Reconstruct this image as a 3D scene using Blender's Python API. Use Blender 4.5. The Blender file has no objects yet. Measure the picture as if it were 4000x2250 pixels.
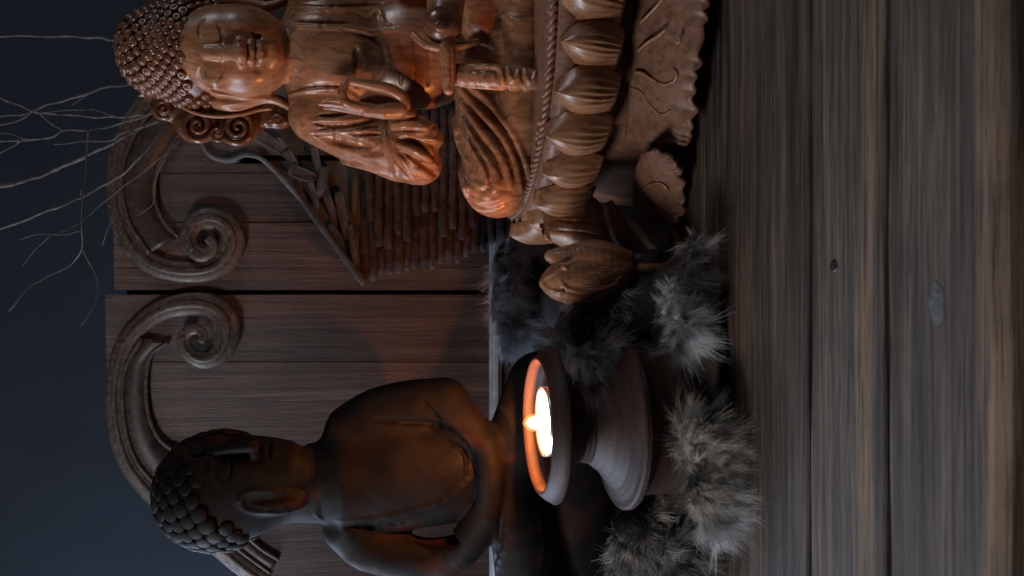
import bpy, math, random
import numpy as np
from mathutils import Vector, Matrix

random.seed(7)
rng = np.random.default_rng(7)
scene = bpy.context.scene
C = scene.collection

# ------------------------------------------------------------------ camera
FPX = 3080.0                      # focal length in photograph pixels (4000 wide)
PITCH = math.radians(11.0)
CAMZ = 0.21
cam_d = bpy.data.cameras.new('camera')
cam_d.sensor_width = 36.0
cam_d.lens = 36.0 * FPX / 4000.0
cam_d.clip_start = 0.01
cam_d.clip_end = 50
cam = bpy.data.objects.new('camera', cam_d)
C.objects.link(cam)
fwd = Vector((0, math.cos(PITCH), -math.sin(PITCH)))
upv = Vector((0, math.sin(PITCH), math.cos(PITCH)))
# the photograph was taken with the phone on its side: picture right is down
R = Matrix((-upv, Vector((1, 0, 0)), -fwd)).transposed()
cam.matrix_world = Matrix.Translation((0, 0, CAMZ)) @ R.to_4x4()
cam_d.dof.use_dof = True
cam_d.dof.focus_distance = 0.50
cam_d.dof.aperture_fstop = 16.0
scene.camera = cam

# ------------------------------------------------------------------ light
world = bpy.data.worlds.new('World')
scene.world = world
world.use_nodes = True
bg = world.node_tree.nodes['Background']
bg.inputs[0].default_value = (0.45, 0.55, 0.75, 1)
bg.inputs[1].default_value = 0.012

def area(name, loc, target, size, power, col, sizey=None):
    l = bpy.data.lights.new(name, 'AREA')
    l.energy = power; l.color = col; l.size = size
    if sizey:
        l.shape = 'RECTANGLE'; l.size_y = sizey
    o = bpy.data.objects.new(name, l); C.objects.link(o)
    o.location = loc
    o.rotation_euler = (Vector(target) - Vector(loc)).to_track_quat('-Z', 'Y').to_euler()
    return o
area('window_light', (-0.95, 0.60, 0.52), (0.0, 0.60, 0.22), 0.50, 6.0, (0.60, 0.77, 1.0), 0.36)
area('rear_window', (-0.80, 1.00, 0.50), (-0.12, 0.56, 0.2), 0.30, 4.2, (0.58, 0.75, 1.0))
area('room_light', (1.0, 0.22, 0.70), (0.15, 0.5, 0.25), 0.25, 2.2, (0.92, 0.95, 1.0))
area('side_window', (-0.78, 0.14, 0.60), (0.15, 0.52, 0.15), 0.20, 5.0, (1.0, 0.97, 0.94))
scene.view_settings.view_transform = 'Standard'
scene.view_settings.look = 'None'
scene.view_settings.exposure = 0.0
scene.view_settings.gamma = 1.0
scene.cycles.use_denoising = True
scene.cycles.max_bounces = 6

# ------------------------------------------------------------------ helpers
cF, sF = math.cos(PITCH), math.sin(PITCH)
def T(x, Y):
    """metres per photograph pixel at depth Y on photo column x"""
    return Y / (FPX * cF - (x - 2000.0) * sF)
def P(x, y, Y):
    """where the sight line of photo pixel (x, y) meets depth Y"""
    t = T(x, Y)
    return np.array(((1125.0 - y) * t, Y, CAMZ + t * (-FPX * sF - (x - 2000.0) * cF)))
def on_table(x, y, z=0.0):
    dz = -FPX * sF - (x - 2000.0) * cF
    t = (z - CAMZ) / dz
    return np.array(((1125.0 - y) * t, t * (FPX * cF - (x - 2000.0) * sF), z))

def link(name, me, mat=None, parent=None, smooth=True):
    if mat: me.materials.append(mat)
    if smooth:
        me.polygons.foreach_set('use_smooth', np.ones(len(me.polygons), bool))
    o = bpy.data.objects.new(name, me)
    C.objects.link(o)
    if parent: o.parent = parent
    return o
def mesh(name, verts, faces, mat=None, parent=None, smooth=True):
    me = bpy.data.meshes.new(name)
    if isinstance(faces, np.ndarray):
        nf, k = faces.shape
        me.vertices.add(len(verts)); me.vertices.foreach_set('co', np.asarray(verts, np.float32).ravel())
        me.loops.add(nf * k); me.loops.foreach_set('vertex_index', faces.astype(np.int32).ravel())
        me.polygons.add(nf); me.polygons.foreach_set('loop_start', np.arange(0, nf * k, k, dtype=np.int32))
        me.update(calc_edges=True); me.validate()
    else:
        me.from_pydata([tuple(v) for v in verts], [], faces); me.update()
    return link(name, me, mat, parent, smooth)
def empty(name, loc=(0, 0, 0)):
    o = bpy.data.objects.new(name, None); C.objects.link(o)
    o.location = loc; o.empty_display_size = 0.02
    return o
def tag(o, label=None, cat=None, group=None, kind=None):
    if label: o['label'] = label
    if cat: o['category'] = cat
    if group: o['group'] = group
    if kind: o['kind'] = kind
    return o
def adopt(root, *objs):
    """parent world-space meshes to an Empty that may stand anywhere"""
    for o in objs:
        o.parent = root
        o.matrix_parent_inverse = Matrix.Translation(root.location).inverted()
    return objs[0]

def catmull(pts, n):
    p = np.asarray(pts, float)
    p = np.vstack([2 * p[0] - p[1], p, 2 * p[-1] - p[-2]])
    m = len(p) - 3
    u = np.linspace(0, m - 1e-9, n)
    i = u.astype(int); f = (u - i)[:, None]
    a, b, c, d = p[i], p[i + 1], p[i + 2], p[i + 3]
    return 0.5 * (2 * b + (c - a) * f + (2 * a - 5 * b + 4 * c - d) * f ** 2 + (3 * b - a - 3 * c + d) * f ** 3)

def tube(pts, rad, seg=8, flat=1.0):
    """verts, quads of a tapered tube along world points"""
    p = np.asarray(pts, float); n = len(p)
    rad = np.broadcast_to(np.asarray(rad, float), (n,))
    tg = np.gradient(p, axis=0); tg /= np.linalg.norm(tg, axis=1)[:, None] + 1e-12
    ref = np.array((0, 1.0, 0.0))
    vs = []; a = np.linspace(0, 2 * np.pi, seg, endpoint=False)
    for i in range(n):
        s = np.cross(tg[i], ref)
        if np.linalg.norm(s) < 1e-3: s = np.cross(tg[i], (1.0, 0, 0.2))
        s /= np.linalg.norm(s); q = np.cross(s, tg[i])
        vs.append(p[i] + rad[i] * (np.cos(a)[:, None] * s + flat * np.sin(a)[:, None] * q))
    vs = np.vstack(vs)
    f = []
    for i in range(n - 1):
        for j in range(seg):
            k = (j + 1) % seg
            f.append((i * seg + j, i * seg + k, (i + 1) * seg + k, (i + 1) * seg + j))
    b0 = len(vs); vs = np.vstack([vs, p[:1], p[-1:]])
    for j in range(seg):
        k = (j + 1) % seg
        f.append((b0, k, j, j)); f.append((b0 + 1, (n - 1) * seg + j, (n - 1) * seg + k, (n - 1) * seg + k))
    return vs, f
def tidy(f):
    return [tuple(dict.fromkeys(q)) for q in f]
def join(parts):
    V = []; F = []; o = 0
    for v, f in parts:
        V.append(np.asarray(v, float)); F += [tuple(i + o for i in q) for q in f]; o += len(v)
    return np.vstack(V), tidy(F)
def tube_obj(name, pts, rad, mat, parent=None, seg=8, flat=1.0):
    v, f = tube(pts, rad, seg, flat)
    return mesh(name, v, tidy(f), mat, parent)
def box(lo, hi):
    x0, y0, z0 = lo; x1, y1, z1 = hi
    v = [(x0,y0,z0),(x1,y0,z0),(x1,y1,z0),(x0,y1,z0),(x0,y0,z1),(x1,y0,z1),(x1,y1,z1),(x0,y1,z1)]
    f = [(0,3,2,1),(4,5,6,7),(0,1,5,4),(1,2,6,5),(2,3,7,6),(3,0,4,7)]
    return v, f
def bevel(o, w, seg=2):
    m = o.modifiers.new('bevel', 'BEVEL'); m.width = w; m.segments = seg; m.limit_method = 'ANGLE'
    return o
def lathe(prof, center, seg=64):
    """prof: list of (radius, z) world; about a vertical axis"""
    v = []; f = []; n = len(prof)
    for k in range(seg):
        a = 2 * math.pi * k / seg
        for r, z in prof:
            v.append((center[0] + r * math.cos(a), center[1] + r * math.sin(a), z))
    for k in range(seg):
        k2 = (k + 1) % seg
        for i in range(n - 1):
            f.append((k * n + i, k2 * n + i, k2 * n + i + 1, k * n + i + 1))
    return v, f

# ---- signed distance sculpting: numpy volume, primitives placed in the statue's own space, surface nets
class Vol:
    def __init__(s, corners, h, Y0):
        c = np.array(corners); pad = 0.006
        s.lo = c.min(0) - pad; s.h = h; s.Y0 = Y0
        s.n = np.ceil((c.max(0) + pad - s.lo) / h).astype(int) + 1
        s.D = np.full(s.n, 1.0, np.float32)
        s.Yr = (c.max(0)[1] + pad, c.min(0)[1] - pad)
    def w(s, q):
        """(x, y, c): photo column/row and c pixels in front of the axis plane -> world"""
        Y = s.Y0 - q[2] * 0.000185
        return P(q[0], q[1], Y), T(q[0], Y)
    def sub(s, lo, hi):
        a = np.clip(np.floor((lo - s.lo) / s.h).astype(int), 0, s.n)
        b = np.clip(np.ceil((hi - s.lo) / s.h).astype(int) + 1, 0, s.n)
        if np.any(b <= a): return None, None
        sl = tuple(slice(a[i], b[i]) for i in range(3))
        g = [(s.lo[i] + s.h * np.arange(a[i], b[i])).astype(np.float32) for i in range(3)]
        return sl, (g[0][:, None, None], g[1][None, :, None], g[2][None, None, :])
    def op(s, sl, d, k, mode):
        A = s.D[sl]
        if mode == 'carve':
            d = -d
            h = np.maximum(k - np.abs(A - d), 0) / max(k, 1e-9)
            s.D[sl] = np.maximum(A, d) + h * h * k * 0.25
        else:
            h = np.maximum(k - np.abs(A - d), 0) / max(k, 1e-9)
            s.D[sl] = np.minimum(A, d) - h * h * k * 0.25
    def ell(s, q, r, k=20, mode='add', rot=None):
        """r = (lateral, vertical, depth) px; rot = (roll in the picture plane, yaw) degrees"""
        c, t = s.w(q); rr = np.array((r[0], r[2], r[1])) * t; k = k * t
        m = rr.max() + k + 4 * s.h
        sl, g = s.sub(c - m, c + m)
        if sl is None: return
        dx, dy, dz = g[0] - c[0], g[1] - c[1], g[2] - c[2]
        if rot:
            M = np.array(Matrix.Rotation(math.radians(rot[0]), 3, 'Y') @ Matrix.Rotation(math.radians(rot[1]), 3, 'Z')).T
            dx, dy, dz = (M[i, 0] * dx + M[i, 1] * dy + M[i, 2] * dz for i in range(3))
        k0 = np.sqrt((dx / rr[0]) ** 2 + (dy / rr[1]) ** 2 + (dz / rr[2]) ** 2)
        k1 = np.sqrt((dx / rr[0] ** 2) ** 2 + (dy / rr[1] ** 2) ** 2 + (dz / rr[2] ** 2) ** 2) + 1e-6
        s.op(sl, k0 * (k0 - 1) / k1, k, mode)
    def chain(s, W, rad, k, mode, flat=None):
        W = np.asarray(W); m = max(rad) + k + 4 * s.h
        sl, g = s.sub(W.min(0) - m, W.max(0) + m)
        if sl is None: return
        best = None
        for i in range(len(W) - 1):
            a, b = W[i], W[i + 1]; ba = b - a; bb = float(ba @ ba) + 1e-12
            px, py, pz = g[0] - a[0], g[1] - a[1], g[2] - a[2]
            hh = np.clip((px * ba[0] + py * ba[1] + pz * ba[2]) / bb, 0, 1)
            d = np.sqrt((px - hh * ba[0]) ** 2 + ((py - hh * ba[1]) * (flat or 1)) ** 2 + (pz - hh * ba[2]) ** 2) - (rad[i] + (rad[i + 1] - rad[i]) * hh)
            best = d if best is None else np.minimum(best, d)
        s.op(sl, best, k, mode)
    def cap(s, pts, k=20, mode='add', flat=None, n=None):
        """pts: (x, y, c, r) px"""
        if n: pts = catmull(pts, n)
        W = []; rad = []
        for q in pts:
            c, t = s.w(q); W.append(c); rad.append(q[3] * t)
        s.chain(W, rad, k * t, mode, flat)
    def front(s, x, y):
        Ys = np.arange(s.Yr[1], s.Yr[0], s.h * 0.5)
        t = Ys / (FPX * cF - (x - 2000.0) * sF)
        q = np.stack([(1125.0 - y) * t, Ys, CAMZ + t * (-FPX * sF - (x - 2000.0) * cF)], 1)
        i = np.round((q - s.lo) / s.h).astype(int)
        ok = np.all((i >= 0) & (i < s.n), 1)
        i = np.clip(i, 0, s.n - 1)
        d = np.where(ok, s.D[i[:, 0], i[:, 1], i[:, 2]], 1.0)
        z = np.nonzero(d < 0)[0]
        return None if len(z) == 0 else Ys[z[0]]
    def line(s, pts, r, mode='carve', off=0.0, k=8, n=None, ends=0.35):
        """a groove or ridge that follows the visible surface; off px deeper"""
        L = sum(math.dist(pts[i], pts[i + 1]) for i in range(len(pts) - 1))
        n = n or max(6, int(L / 14))
        p = catmull(pts, n)
        run = []
        def flush():
            if len(run) > 1:
                s.chain([a for a, b in run], [b for a, b in run], k * T(p[0][0], s.Y0), mode)
            run.clear()
        ys = [s.front(x, y) for x, y in p]
        out = []
        for i, ((x, y), Y) in enumerate(zip(p, ys)):
            u = i / (n - 1); e = ends + (1 - ends) * math.sin(math.pi * u) ** 0.6
            if Y is None: out.append(None); continue
            Y += off * 0.000185
            out.append((P(x, y, Y), r * e * T(x, Y)))
        last = None
        todo = []
        for o in out:
            if o is None or (last is not None and abs(o[0][1] - last[0][1]) > 0.008):
                todo.append(list(run)); run.clear()
            if o is not None: run.append(o)
            last = o
        todo.append(list(run)); run.clear()
        for rr in todo:
            run.extend(rr); flush()
    def build(s, name, mat, parent=None, relax=1):
        D = s.D; h = s.h; neg = D < 0
        cnt = np.zeros(tuple(s.n - 1), np.uint8)
        for i in (0, 1):
            for j in (0, 1):
                for k in (0, 1):
                    cnt += neg[i:s.n[0] - 1 + i, j:s.n[1] - 1 + j, k:s.n[2] - 1 + k]
        cells = np.argwhere((cnt > 0) & (cnt < 8))
        idx = np.full(cnt.shape, -1, np.int32); idx[tuple(cells.T)] = np.arange(len(cells))
        acc = np.zeros((len(cells), 3)); num = np.zeros(len(cells))
        for ax in range(3):
            o = [a for a in range(3) if a != ax]
            for u in (0, 1):
                for v in (0, 1):
                    c0 = cells.copy(); c0[:, o[0]] += u; c0[:, o[1]] += v
                    c1 = c0.copy(); c1[:, ax] += 1
                    a = D[tuple(c0.T)]; b = D[tuple(c1.T)]
                    m = (a < 0) != (b < 0)
                    t = np.where(m, a / np.where(m, a - b, 1), 0)
                    q = (c0 - cells).astype(float); q[:, ax] += t
                    acc += q * m[:, None]; num += m
        V = s.lo + h * (cells + acc / num[:, None])
        F = []
        for ax in range(3):
            o1, o2 = [(1, 2), (2, 0), (0, 1)][ax]
            sl0 = [slice(1, -1)] * 3; sl1 = [slice(1, -1)] * 3
            sl0[ax] = slice(0, -1); sl1[ax] = slice(1, None)
            a = neg[tuple(sl0)]; b = neg[tuple(sl1)]
            e = np.argwhere(a != b)
            if not len(e): continue
            fl = a[tuple(e.T)]
            for d in range(3):
                if d != ax: e[:, d] += 1
            def cell(du, dv):
                q = e.copy(); q[:, o1] -= du; q[:, o2] -= dv
                return idx[tuple(q.T)]
            q = np.stack([cell(1, 1), cell(0, 1), cell(0, 0), cell(1, 0)], 1)
            q[~fl] = q[~fl][:, ::-1]
            F.append(q)
        F = np.vstack(F)
        for _ in range(relax):
            S = np.zeros_like(V); N = np.zeros(len(V))
            for i in range(4):
                np.add.at(S, F[:, i], V[F[:, (i + 1) % 4]]); np.add.at(S, F[:, i], V[F[:, (i + 3) % 4]])
                np.add.at(N, F[:, i], 2)
            V = 0.5 * V + 0.5 * S / N[:, None]
        return mesh(name, V, F, mat, parent)

# ------------------------------------------------------------------ materials
def mat_base(name, rough=0.5, spec=0.5):
    m = bpy.data.materials.new(name); m.use_nodes = True
    n = m.node_tree.nodes; b = n['Principled BSDF']
    b.inputs['Roughness'].default_value = rough
    b.inputs['Specular IOR Level'].default_value = spec
    return m, m.node_tree, b
def coords(nt, scale=(1, 1, 1), rot=(0, 0, 0)):
    tc = nt.nodes.new('ShaderNodeTexCoord'); mp = nt.nodes.new('ShaderNodeMapping')
    mp.inputs['Scale'].default_value = scale; mp.inputs['Rotation'].default_value = rot
    g = nt.nodes.new('ShaderNodeNewGeometry')
    nt.links.new(g.outputs['Position'], mp.inputs['Vector'])
    return mp.outputs['Vector']
def noise(nt, vec, scale, detail=4, rough=0.55, dist=0.0):
    n = nt.nodes.new('ShaderNodeTexNoise')
    n.inputs['Scale'].default_value = scale; n.inputs['Detail'].default_value = detail
    n.inputs['Roughness'].default_value = rough; n.inputs['Distortion'].default_value = dist
    nt.links.new(vec, n.inputs['Vector'])
    return n.outputs['Fac']
def ramp(nt, fac, stops):
    r = nt.nodes.new('ShaderNodeValToRGB'); e = r.color_ramp.elements
    while len(e) < len(stops): e.new(0.5)
    for i, (p, c) in enumerate(stops):
        e[i].position = p; e[i].color = (*c, 1)
    nt.links.new(fac, r.inputs['Fac'])
    return r.outputs['Color']
def mix(nt, fac, a, b, mode='MIX'):
    m = nt.nodes.new('ShaderNodeMix'); m.data_type = 'RGBA'; m.blend_type = mode
    for s, v in ((m.inputs[0], fac), (m.inputs[6], a), (m.inputs[7], b)):
        if hasattr(v, 'is_output'): nt.links.new(v, s)
        elif isinstance(v, (int, float)): s.default_value = v
        else: s.default_value = (*v, 1)
    return m.outputs[2]
def bump(nt, b, height, strength, dist):
    n = nt.nodes.new('ShaderNodeBump'); n.inputs['Strength'].default_value = strength
    n.inputs['Distance'].default_value = dist
    nt.links.new(height, n.inputs['Height']); nt.links.new(n.outputs['Normal'], b.inputs['Normal'])
def math_node(nt, op, a, b=None):
    n = nt.nodes.new('ShaderNodeMath'); n.operation = op
    for i, v in enumerate((a, b)):
        if v is None: continue
        if hasattr(v, 'is_output'): nt.links.new(v, n.inputs[i])
        else: n.inputs[i].default_value = v
    return n.outputs[0]

def carved_wood(name, dark, mid, light, rough=0.33, grain=(60, 60, 9)):
    m, nt, b = mat_base(name, rough, 0.5)
    g = coords(nt, grain)
    a = noise(nt, g, 4.0, 6, 0.6, 0.8)
    col = ramp(nt, a, [(0.28, dark), (0.5, mid), (0.75, light)])
    pat = noise(nt, coords(nt), 38, 5, 0.6)
    col = mix(nt, ramp(nt, pat, [(0.42, (0.0,) * 3), (0.85, (0.32,) * 3)]), col, dark)
    nt.links.new(col, b.inputs['Base Color'])
    rr = ramp(nt, noise(nt, coords(nt), 90, 3), [(0.3, (rough - 0.07,) * 3), (0.7, (rough + 0.14,) * 3)])
    nt.links.new(rr, b.inputs['Roughness'])
    bump(nt, b, math_node(nt, 'ADD', math_node(nt, 'MULTIPLY', a, 0.3), noise(nt, coords(nt), 420, 3)), 0.12, 0.0005)
    return m
M_wood = carved_wood('varnished_wood', (0.12, 0.046, 0.022), (0.29, 0.128, 0.061), (0.42, 0.205, 0.105), 0.31)
M_curl = carved_wood('carved_hair_wood', (0.045, 0.018, 0.010), (0.12, 0.050, 0.026), (0.21, 0.095, 0.046), 0.25)
M_leaf = carved_wood('matt_leaf_wood', (0.11, 0.050, 0.030), (0.21, 0.100, 0.060), (0.29, 0.150, 0.092), 0.45)

def stone_mat():
    m, nt, b = mat_base('dark_glazed_stone', 0.6, 0.10)
    a = noise(nt, coords(nt), 30, 6, 0.6)
    col = ramp(nt, a, [(0.3, (0.0042, 0.0036, 0.0035)), (0.55, (0.0075, 0.006, 0.0056)), (0.8, (0.017, 0.0135, 0.012))])
    # the dark coat is worn through to terracotta in ragged patches
    wear = noise(nt, coords(nt, (1.0, 1.0, 0.6)), 17, 9, 0.62, 0.5)
    col = mix(nt, ramp(nt, wear, [(0.55, (0.0,) * 3), (0.63, (0.8,) * 3)]), col, (0.034, 0.011, 0.0065))
    nt.links.new(col, b.inputs['Base Color'])
    nt.links.new(ramp(nt, noise(nt, coords(nt), 60, 4), [(0.3, (0.52,) * 3), (0.7, (0.8,) * 3)]), b.inputs['Roughness'])
    bump(nt, b, noise(nt, coords(nt), 420, 4, 0.6), 0.25, 0.0007)
    return m
M_stone = stone_mat()
def clay_mat():
    m, nt, b = mat_base('terracotta_bowl', 0.6, 0.4)
    a = noise(nt, coords(nt, (1, 1, 6)), 50, 6, 0.65)
    nt.links.new(ramp(nt, a, [(0.3, (0.016, 0.0068, 0.0048)), (0.6, (0.040, 0.0155, 0.0105)), (0.8, (0.10, 0.044, 0.030))]), b.inputs['Base Color'])
    bump(nt, b, noise(nt, coords(nt), 500, 4, 0.6), 0.3, 0.0006)
    return m
M_clay = clay_mat()

def plank_mat(name, axis, stops, streak, rough=0.6, scale=1.0):
    m, nt, b = mat_base(name, rough, 0.35)
    info = nt.nodes.new('ShaderNodeObjectInfo')
    sc = {'X': (1.8, 60, 60), 'Z': (60, 60, 1.6)}[axis]
    tc = nt.nodes.new('ShaderNodeNewGeometry'); add = nt.nodes.new('ShaderNodeVectorMath'); add.operation = 'ADD'
    sv = nt.nodes.new('ShaderNodeVectorMath'); sv.operation = 'SCALE'
    sv.inputs[0].default_value = (3, 1.7, 2.3); nt.links.new(info.outputs['Random'], sv.inputs['Scale'])
    nt.links.new(tc.outputs['Position'], add.inputs[0]); nt.links.new(sv.outputs[0], add.inputs[1])
    mp = nt.nodes.new('ShaderNodeMapping'); mp.inputs['Scale'].default_value = [v * scale for v in sc]
    nt.links.new(add.outputs[0], mp.inputs['Vector'])
    v = mp.outputs['Vector']
    a = noise(nt, v, 2.6, 9, 0.72, 0.3)
    col = ramp(nt, a, stops)
    w = noise(nt, v, 0.9, 4, 0.6, 0.2)
    col = mix(nt, ramp(nt, w, [(0.55, (0,) * 3), (0.70, (0.6,) * 3)]), col, streak)
    if axis == 'X':
        sep = nt.nodes.new('ShaderNodeSeparateXYZ'); nt.links.new(tc.outputs['Position'], sep.inputs[0])
        wob = math_node(nt, 'MULTIPLY', math_node(nt, 'SUBTRACT', noise(nt, coords(nt, (4, 20, 1)), 1.5, 4), 0.5), 0.022)
        yy = math_node(nt, 'ADD', sep.outputs[1], wob)
        for (xa, xb) in ((3466, 3335), (3960, 3800)):
            y0_, y1_ = on_table(xa, 1125)[1], on_table(xb, 1125)[1]
            d_ = math_node(nt, 'DIVIDE', math_node(nt, 'ABSOLUTE', math_node(nt, 'SUBTRACT', yy, (y0_ + y1_) / 2)), (y1_ - y0_) / 2)
            msk = ramp(nt, d_, [(0.55, (0.75,) * 3), (1.0, (0.0,) * 3)])
            lines = ramp(nt, noise(nt, v, 2.6, 5, 0.7), [(0.38, (0.0,) * 3), (0.6, (1.0,) * 3)])
            col = mix(nt, mix(nt, 1.0, msk, lines, 'MULTIPLY'), col, (0.24, 0.150, 0.085))
    fine = noise(nt, v, 9.0, 6, 0.8)
    col = mix(nt, ramp(nt, fine, [(0.41, (0.72,) * 3), (0.50, (0,) * 3)]), col, (0.012, 0.008, 0.006))
    pat = noise(nt, coords(nt), 14, 4, 0.6)
    col = mix(nt, ramp(nt, pat, [(0.4, (0,) * 3), (0.7, (0.5,) * 3)]), col, stops[0][1])
    tone = ramp(nt, math_node(nt, 'FRACT', math_node(nt, 'MULTIPLY', info.outputs['Random'], 7.31)), [(0.0, (0.65, 0.62, 0.62)), (0.5, (1.0, 0.95, 0.92)), (1.0, (1.35, 1.36, 1.38))])
    col = mix(nt, 1.0, col, tone, 'MULTIPLY')
    nt.links.new(col, b.inputs['Base Color'])
    bump(nt, b, math_node(nt, 'ADD', fine, a), 0.8, 0.0010)
    return m
M_table = plank_mat('weathered_table_wood', 'X', [(0.36, (0.030, 0.024, 0.020)), (0.5, (0.080, 0.061, 0.048)), (0.66, (0.17, 0.122, 0.088))], (0.22, 0.150, 0.098))
M_panel = plank_mat('old_cabinet_wood', 'Z', [(0.3, (0.018, 0.0075, 0.005)), (0.5, (0.062, 0.027, 0.0175)), (0.75, (0.135, 0.070, 0.047))], (0.14, 0.088, 0.066), 0.5)
M_mould = carved_wood('worn_moulding_wood', (0.016, 0.011, 0.009), (0.048, 0.034, 0.027), (0.13, 0.10, 0.080), 0.45, (70, 70, 70))
M_field = carved_wood('dark_arch_wood', (0.012, 0.007, 0.006), (0.030, 0.018, 0.015), (0.060, 0.038, 0.030), 0.5, (40, 40, 40))

def simple(name, col, rough=0.6, nscale=60, var=0.35, spec=0.4, bmp=0.2):
    m, nt, b = mat_base(name, rough, spec)
    a = noise(nt, coords(nt), nscale, 5, 0.6)
    lo = tuple(c * (1 - var) for c in col); hi = tuple(min(1, c * (1 + var)) for c in col)
    nt.links.new(ramp(nt, a, [(0.3, lo), (0.7, hi)]), b.inputs['Base Color'])
    if bmp: bump(nt, b, a, bmp, 0.001)
    return m
M_wall = simple('dark_blue_wall', (0.016, 0.020, 0.028), 0.85, 12, 0.12, 0.2, 0.1)
M_rail = simple('pale_painted_wood', (0.27, 0.26, 0.28), 0.6, 80, 0.3)
M_slate = simple('grey_bark', (0.070, 0.066, 0.066), 0.85, 70, 0.6, 0.2, 0.6)
M_log = simple('dark_log_wood', (0.045, 0.031, 0.028), 0.85, 160, 0.6, 0.2, 1.0)
M_edge = simple('pale_grey_edge', (0.085, 0.087, 0.09), 0.9, 60, 0.6, 0.2, 0.4)
M_twig = simple('dry_twig', (0.085, 0.079, 0.077), 0.85, 150, 0.4, 0.2, 0.4)
M_floor = simple('dark_floor', (0.02, 0.018, 0.018), 0.8, 20)
M_pebble = simple('dark_seed', (0.035, 0.03, 0.03), 0.25, 60)
M_lint = simple('pale_wax_smear', (0.085, 0.088, 0.092), 0.9, 500, 0.4)
M_skin = simple('pelt_hide', (0.035, 0.028, 0.024), 0.9, 120)
m, nt, b = mat_base('aluminium_cup', 0.3); b.inputs['Base Color'].default_value = (0.75, 0.76, 0.78, 1); b.inputs['Metallic'].default_value = 1; M_alu = m
m, nt, b = mat_base('white_wax', 0.4); b.inputs['Base Color'].default_value = (0.88, 0.86, 0.80, 1)
b.inputs['Subsurface Weight'].default_value = 0.3; b.inputs['Subsurface Radius'].default_value = (0.006, 0.004, 0.003); M_wax = m
M_wick = simple('charred_wick', (0.02, 0.015, 0.012), 0.9)
m = bpy.data.materials.new('candle_flame'); m.use_nodes = True; nt = m.node_tree; nt.nodes.clear()
em = nt.nodes.new('ShaderNodeEmission'); out = nt.nodes.new('ShaderNodeOutputMaterial')
em.inputs[0].default_value = (1.0, 0.60, 0.22, 1); em.inputs[1].default_value = 9
tr = nt.nodes.new('ShaderNodeBsdfTransparent'); ad = nt.nodes.new('ShaderNodeAddShader')     # a flame hides nothing behind it
nt.links.new(em.outputs[0], ad.inputs[0]); nt.links.new(tr.outputs[0], ad.inputs[1]); nt.links.new(ad.outputs[0], out.inputs[0]); M_flame = m
m = M_flame.copy(); m.name = 'flame_glow'; M_glow = m  # for an outer shell added to imitate the orange glow round the flame
e2 = [n for n in m.node_tree.nodes if n.type == 'EMISSION'][0]; e2.inputs[0].default_value = (1.0, 0.33, 0.06, 1); e2.inputs[1].default_value = 0.45
def fur_mat():
    m, nt, b = mat_base('fur_hair', 0.55, 0.35)
    at = nt.nodes.new('ShaderNodeAttribute'); at.attribute_name = 'tint'
    nt.links.new(at.outputs['Color'], b.inputs['Base Color'])
    return m
M_fur = fur_mat()

# ------------------------------------------------------------------ setting
w0 = mesh('wall', [(-3, 1.15, -1), (3, 1.15, -1), (3, 1.15, 2.5), (-3, 1.15, 2.5)], [(0, 1, 2, 3)], M_wall, smooth=False)
tag(w0, kind='structure')
fl = mesh('floor', [(-3, -2, -0.6), (3, -2, -0.6), (3, 1.15, -0.6), (-3, 1.15, -0.6)], [(0, 1, 2, 3)], M_floor, smooth=False)
tag(fl, kind='structure')

# ---- table: planks running left to right, seams where the photograph has them
table = tag(empty('wooden_table', (0, 0.25, -0.03)), 'dark weathered plank table top under both statues', 'table')
seams = [on_table(x, 1125)[1] for x in (3950, 3462, 3160, 2808)] + [0.53, 0.64, 0.76]
for i in range(len(seams) - 1):
    y0, y1 = seams[i] + 0.0015, seams[i + 1] - 0.0015
    nx = 60; V = []; F = []
    xs = np.linspace(-0.55, 0.55, nx + 1)
    wob0 = 0.0006 * np.sin(xs * 23 + i) + 0.0004 * np.sin(xs * 61 + 2 * i); wob1 = 0.0006 * np.sin(xs * 19 + 3 * i + 1) + 0.0004 * np.sin(xs * 71 + i)
    b_ = 0.0012
    for j, x in enumerate(xs):
        a0, a1 = y0 + wob0[j], y1 + wob1[j]
        if i == 0: prof = [(a0, -0.028), (a0, -0.007), (a0 + 0.0015, -0.003), (a0 + 0.006, 0.0)]
        else: prof = [(a0, -0.028), (a0, -b_), (a0 + b_ * .5, -b_ * .3), (a0 + b_, 0)]
        prof += [(a1 - b_, 0), (a1 - b_ * .5, -b_ * .3), (a1, -b_), (a1, -0.028)]
        V += [(x, p, q) for p, q in prof]
    n = 8
    for j in range(nx):
        for k in range(n - 1):
            F.append((j * n + k, (j + 1) * n + k, (j + 1) * n + k + 1, j * n + k + 1))
    F += [tuple(range(n))[::-1], tuple(nx * n + k for k in range(n))]
    adopt(table, mesh('plank', V, F, M_table, smooth=False))

# ---- ledge behind, pale front edge
Yp = 0.775
zl = P(1928, 1125, 0.745)[2]
ledge = tag(empty('back_ledge', (0, 0.76, 0)), 'low ledge with a pale painted top edge below the carved cabinet panels', 'ledge')
o = mesh('ledge_board', *box((-0.6, 0.748, 0.0), (0.6, 0.84, zl - 0.004)), M_panel, smooth=False); adopt(ledge, o)
o = bevel(mesh('edge_strip', *box((-0.6, 0.742, zl - 0.0045), (0.6, 0.772, zl)), M_rail, smooth=False), 0.0008); adopt(ledge, o)
tl = P(1952, 1125, 0.742)[2]
o = bevel(mesh('edge_strip', *box((-0.6, 0.7435, tl - 0.0025), (0.6, 0.7475, tl)), M_mould, smooth=False), 0.0006); adopt(ledge, o)

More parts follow.
